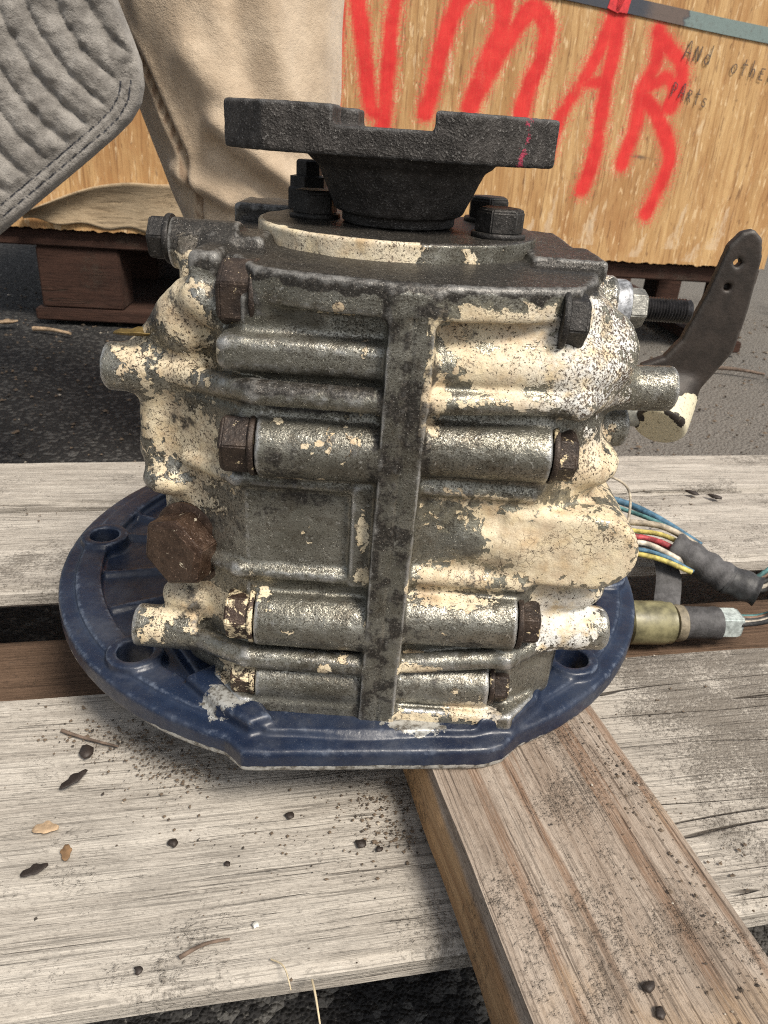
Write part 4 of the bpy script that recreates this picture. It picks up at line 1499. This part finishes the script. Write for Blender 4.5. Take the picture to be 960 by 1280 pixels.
def jfn(X, Y, Z):
    A, Bz = np.broadcast_arrays(X[:, :, 0], Z[0])
    A = np.repeat(X[:, 0, :], Z.shape[2], 1)
    Bz = np.repeat(Z[:, 0, :], X.shape[0], 0)
    Vp = np.array(JP, float)
    d = np.full(A.shape, 1e9)
    sg = np.ones(A.shape)
    j = len(Vp) - 1
    for i in range(len(Vp)):
        ex, ey = Vp[j] - Vp[i]
        wx, wy = A - Vp[i][0], Bz - Vp[i][1]
        t = np.clip((wx * ex + wy * ey) / (ex * ex + ey * ey), 0, 1)
        d = np.minimum(d, (wx - ex * t) ** 2 + (wy - ey * t) ** 2)
        c1, c2, c3 = Bz >= Vp[i][1], Bz < Vp[j][1], ex * wy > ey * wx
        fl_ = (c1 & c2 & c3) | (~c1 & ~c2 & ~c3)
        sg = np.where(fl_, -sg, sg)
        j = i
    d2 = sg * np.sqrt(d)
    hd = polydist(A, Bz, hem)
    r = np.hypot((A - PC[0]) * 1.0, (Bz - PC[1]) * .92)
    P3 = np.stack([A.ravel(), 0 * A.ravel(), Bz.ravel()], 1)
    r = r + (fbm(P3, .02, 2, 4).reshape(A.shape) - .5) * 5
    ph = (r % 21.5) / 21.5
    puff = (1 - np.abs(2 * ph - 1) ** 2.6) * 6.0
    th = np.arctan2(Bz - PC[1], A - PC[0])
    wr = fbm(np.stack([th.ravel() * 26, r.ravel() * .035, 0 * r.ravel()], 1), 1., 3, 12).reshape(A.shape) - .5
    fw = fbm(P3, .15, 3, 31).reshape(A.shape) - .5
    puff = puff + fw * 5 + wr * 5.5 * (.45 + .55 * np.abs(2 * ph - 1))
    inhem = sstep(22, 17, hd)
    st = np.minimum(np.abs(hd - 7.5), np.abs(hd - 15))
    hp = 2.2 + 1.0 * np.sin(hd * 0 + (A - Bz) * .9) * sstep(3, 1, np.abs(hd - 11.2) - 1.5) - 2.2 * np.exp(-(st / 1.0) ** 2)
    puff = puff * (1 - inhem) + hp * inhem
    yb = 318 - 34 * np.exp(-((A + 420) / 130) ** 2) + 10 * sstep(-260, -215, A)
    yy = Y - yb[:, None, :]
    half = 10 + puff[:, None, :] * .5
    dz = np.abs(yy + puff[:, None, :] * .5) - half + 6
    dd = np.repeat(d2[:, None, :], Y.shape[1], 1) + 6
    return (np.sqrt(np.maximum(dd, 0) ** 2 + np.maximum(dz, 0) ** 2) + np.minimum(np.maximum(dd, dz), 0) - 6).astype(np.float32)


J.apply(jfn, (-555, 245, 16), (-200, 415, 594), 0)
jV, jQ, jN, jE = J.mesh(1)
del J
jhd = polydist(jV[:, 0], jV[:, 2], hem)
jr = np.hypot((jV[:, 0] - PC[0]), (jV[:, 2] - PC[1]) * .92)
jst = np.maximum(np.exp(-((jhd - 7.5) / 1.1) ** 2), np.exp(-((jhd - 15) / 1.1) ** 2)) * (jV[:, 2] < 275)


def mat_quilt():
    m = Mat('grey_quilted_fabric')
    n = m.noise(45, 5, .7)
    f = m.noise(700, 3, .7)
    c = m.mix(m.ss(n, .32, .68), (.15, .138, .125), (.31, .29, .265))
    c = m.mix(m.math('MULTIPLY', m.ss(f, .45, .7), .35), c, (.13, .12, .115))
    c = m.mix(m.ss(m.attr('stitch'), .4, .85), c, (.035, .037, .045))
    m.set(c, .95, 0, m.bump(m.math('ADD', m.math('MULTIPLY', f, .5), m.noise(160, 4, .7)), .0025, .8), .1)
    m.b.inputs['Sheen Weight'].default_value = .3
    return m.m


qmesh('jacket', jV * .001, jQ, mat_quilt(), person, dict(stitch=jst))

# ------------------------------------------------------------------ litter on the planks
LEAFD = plain('dry_leaf', (.22, .13, .065), .8, 0, .4, 90)
SEED = plain('dark_seed', (.028, .020, .016), .6, 0, .3, 200)
TWIG = plain('grey_twig', (.14, .10, .075), .85, 0, .4, 150)
STRAW = plain('pale_straw', (.55, .46, .31), .7, 0, .2, 150)
CHIP = plain('wood_chip', (.42, .30, .19), .8, 0, .3, 150)


def seed(loc, r, sq, label, mat=SEED, name='seed_pod', cat='seed', group=None):
    bm = bmesh.new()
    bmesh.ops.create_icosphere(bm, subdivisions=2, radius=1)
    a = random.random() * 6
    for v in bm.verts:
        k = 1 + .25 * math.sin(v.co.x * 3 + a) * math.cos(v.co.y * 4 + a)
        x, y, z = v.co.x * r * sq * k, v.co.y * r * k, v.co.z * r * .55
        x, y, z = (q * random.uniform(.8, 1.18) for q in (x, y, z))
        v.co = (x * math.cos(a) - y * math.sin(a), x * math.sin(a) + y * math.cos(a), z)
    o = bmobj(name, bm, mat, None, True)
    o.location = (loc[0], loc[1], loc[2] + r * .48)
    return tag(o, label, cat, group)


def leaf(name, loc, L, w, a, mat, label, cat, curl=.4):
    bm = bmesh.new()
    n = 8
    g = []
    for i in range(n + 1):
        t = i / n
        ww = w * math.sin(math.pi * (t * .92 + .04)) ** .7 * (1 + .2 * math.sin(t * 14))
        g.append([((t - .5) * L, s * ww, curl * L * .35 * (t - .5) ** 2 + abs(s) * ww * .5 + .0006) for s in (-1, 0, 1)])
    for zoff in (0,):
        vsx = [[bm.verts.new(p) for p in row] for row in g]
        for i in range(n):
            for j in range(2):
                bm.faces.new((vsx[i][j], vsx[i + 1][j], vsx[i + 1][j + 1], vsx[i][j + 1]))
    o = bmobj(name, bm, mat, None, True)
    o.location = loc
    o.rotation_euler.z = a
    md = o.modifiers.new('t', 'SOLIDIFY')
    md.thickness = .0005
    return tag(o, label, cat)


G = PZ + .001
for k, (x, y, r, sq) in enumerate(((-.130, -.130, .0036, 1.5), (-.068, -.183, .0024, 1.0), (.022, -.176, .0022, 1.2), (-.015, -.162, .0020, 1.2), (.031, -.178, .0016, 1.1), (-.065, -.244, .0016, 1.2), (-.040, -.192, .0013, 1.1))):
    seed((x, y, G), r, sq, ('large black seed pod on the grey front plank near the flange', 'round black crumb on the front plank between bark flake and flange', 'larger of two black crumbs on the plank beside the brown timber',
                            'black crumb on the plank just before the front edge of the flange', 'smaller of two black crumbs on the plank beside the brown timber', 'black crumb on the front plank beside the short dark twig',
                            'tiny black crumb on the plank between round crumb and white pebble')[k], group=None if k == 0 else 'black crumbs on the front plank')
for k, (x, y, r) in enumerate(((.130, -.262, .0020), (.131, -.271, .0018))):
    seed((x, y, PZ + BT + .001), r, 1.4, 'black crumb lying on the brown timber', group='black crumbs on the timber')
seed((-.021, -.221, G), .0015, 1.1, 'small white pebble on the grey front plank', plain('white_grit', (.7, .68, .62), .6), 'pebble', 'pebble')
seed((.215, .09 - .012, PZ - PT - .021), .006, 1.2, 'brown clod in the gap between planks', plain('clod', (.10, .07, .05), .9), 'clod', 'clod')
leaf('dry_leaf', (-.129, -.150, G + .0005), .016, .0028, 1.0, SEED, 'curled dark brown leaf scrap on the grey front plank', 'leaf', .8)
leaf('wood_chip', (-.131, -.180, G), .012, .0032, .2, CHIP, 'pale brown wood chip on the grey front plank', 'wood chip', .2)
leaf('wood_chip', (-.116, -.192, G), .009, .0022, 1.9, LEAFD, 'reddish bark flake on the grey front plank', 'bark flake', .2)
leaf('dry_leaf', (-.126, -.203, G), .012, .0026, .6, SEED, 'black shrivelled leaf scrap on the grey front plank', 'leaf', .8)
leaf('dry_leaf', (-.089, -.112, .1655), .019, .0045, .15, plain('ochre_leaf', (.13, .085, .02), .6), 'ochre dead leaf stuck on the gearbox side', 'leaf', .4)
leaf('dry_leaf', (-.834, 1.20, GZ + .014), .05, .014, .4, CHIP, 'pale dead leaf on the asphalt by the crate', 'leaf', 1.2)


def twig(pts, r, mat, label, cat='twig'):
    o = tubemesh('twig' if cat == 'twig' else 'straw', pts, r, mat, None, 6, 4, lambda t: 1.1 - .5 * t)
    return tag(o, label, cat)


twig([(-.050, -.238, G + .001), (-.041, -.232, G + .0018), (-.031, -.2285, G + .001)], .0010, TWIG, 'short dark twig near the edge of the grey front plank')
twig([(-.150, -.115, G + .001), (-.135, -.120, G + .0015), (-.115, -.124, G + .001)], .0010, TWIG, 'thin brown twig beside the black seed pod')
twig([(.006, -.244, G + .002), (.0085, -.252, G + .004), (.012, -.262, G - .003)], .0005, STRAW, 'pale straw hanging over the edge of the front plank', 'straw')
twig([(-.012, -.236, G + .001), (-.006, -.240, G + .003), (-.002, -.248, G + .001)], .0004, STRAW, 'pale curled fibre on the edge of the front plank', 'straw')
twig([(.735, 1.262, GZ + .012), (.79, 1.255, GZ + .014), (.85, 1.235, GZ + .012)], .005, TWIG, 'bare grey stick on the asphalt before the crate')
twig([(-.77, 1.19, GZ + .012), (-.73, 1.185, GZ + .014), (-.68, 1.17, GZ + .012)], .005, CHIP, 'pale splinter on the asphalt by the crate')
for k, (x, y) in enumerate(((.354, .262), (.333, .268))):
    seed((x, y, PZ + .003), .0035, 1.8, 'dark bark crumb on the plank behind the wiring', group='bark crumbs by the wiring')


def grit(name, n, area, z, rmin, rmax, mat, label, zfun=None):
    base = np.array([(1, 0, 0), (-1, 0, 0), (0, 1, 0), (0, -1, 0), (0, 0, 1), (0, 0, -1)], float)
    tri = np.array([(0, 2, 4), (2, 1, 4), (1, 3, 4), (3, 0, 4), (2, 0, 5), (1, 2, 5), (3, 1, 5), (0, 3, 5)])
    pts = area(n)
    n = len(pts)
    r = rmin + (rmax - rmin) * rng.random(n) ** 3
    V_ = (base[None] * (.6 + .8 * rng.random((n, 6, 1))) * r[:, None, None])
    V_[:, :, 2] *= .6
    V_ = V_ + np.concatenate([pts, (z + r * .35)[:, None]], 1)[:, None, :]
    Tq = (tri[None] + (np.arange(n) * 6)[:, None, None]).reshape(-1, 3)
    o = qmesh(name, V_.reshape(-1, 3), Tq, mat, None, None, False)
    tag(o, label, 'grit', kind='stuff')
    return o


def mat_grit():
    m = Mat('mixed_grit')
    ge = m.N.new('ShaderNodeNewGeometry')
    r = ge.outputs['Random Per Island']
    c = m.mix(m.ss(r, .0, .6), (.035, .028, .022), (.13, .095, .065))
    c = m.mix(m.ss(r, .95, .97), c, (.45, .4, .33))
    return m.set(c, .85)


GRIT = mat_grit()


def plank_area(n):
    u = rng.uniform(-.20, .35, n)
    v = rng.uniform(-.238, -.05, n)
    P = np.stack([du.x * u + dv.x * v, du.y * u + dv.y * v], 1)
    near = np.exp(-((np.hypot(P[:, 0] - .003, P[:, 1] - .015) - .195) / .02) ** 2)
    cl = fbm(np.concatenate([P, 0 * P[:, :1]], 1), 22, 3, 6)
    keep = rng.random(n) < np.clip(.02 + .55 * near * sstep(.3, .6, cl) + .5 * sstep(.52, .7, cl) * (P[:, 0] > .12), 0, 1)
    return P[keep]


grit('grit', 4500, plank_area, PZ + .0008, .0003, .0013, GRIT, 'fine grit and crumbs strewn over the front plank')


def heap_area(n):
    out = []
    for (x, y, s, k) in ((-.105, -.118, .018, .5), (-.075, -.136, .014, .35), (.030, -.150, .012, .25), (.038, -.168, .010, .2)):
        out.append(rng.normal((x, y), (s, s * .55), (int(n * k), 2)))
    return np.concatenate(out)


grit('grit', 1300, heap_area, PZ + .0008, 0.0002, .0011, GRIT, 'heaps of dark dirt on the front plank below the flange rim')


def beam_area(n):
    t = rng.uniform(.02, .22, n)
    s = rng.uniform(-.045, .045, n)
    c0 = Vector((bc.x, bc.y, 0))
    P = np.stack([c0.x + bdir.x * t + bn.x * s, c0.y + bdir.y * t + bn.y * s], 1)
    keep = rng.random(n) < np.where(P[:, 0] - .15 - (P[:, 1] + .2) * -.25 > .01 * rng.normal(size=n), .8, .012)
    return P[keep]


grit('grit', 2600, beam_area, PZ + BT + .0008, .0003, .0010, GRIT, 'fine grit strewn on the brown timber')


def back_area(n):
    u = rng.uniform(-.4, .5, n)
    v = rng.uniform(.08, .29, n)
    P = np.stack([du.x * u + dv.x * v, du.y * u + dv.y * v], 1)
    return P[rng.random(n) < sstep(.45, .75, fbm(np.concatenate([P, 0 * P[:, :1]], 1), 14, 3, 16))]


grit('grit', 2500, back_area, PZ + .0008, .0003, .0014, GRIT, 'fine grit strewn over the back planks')


def road_area(n):
    return np.stack([rng.uniform(-1.2, 1.2, n), rng.uniform(.33, 1.9, n)], 1)


grit('gravel', 5000, road_area, GZ + .001, .0012, .0050, GRIT, 'loose gravel and crumbs on the asphalt')
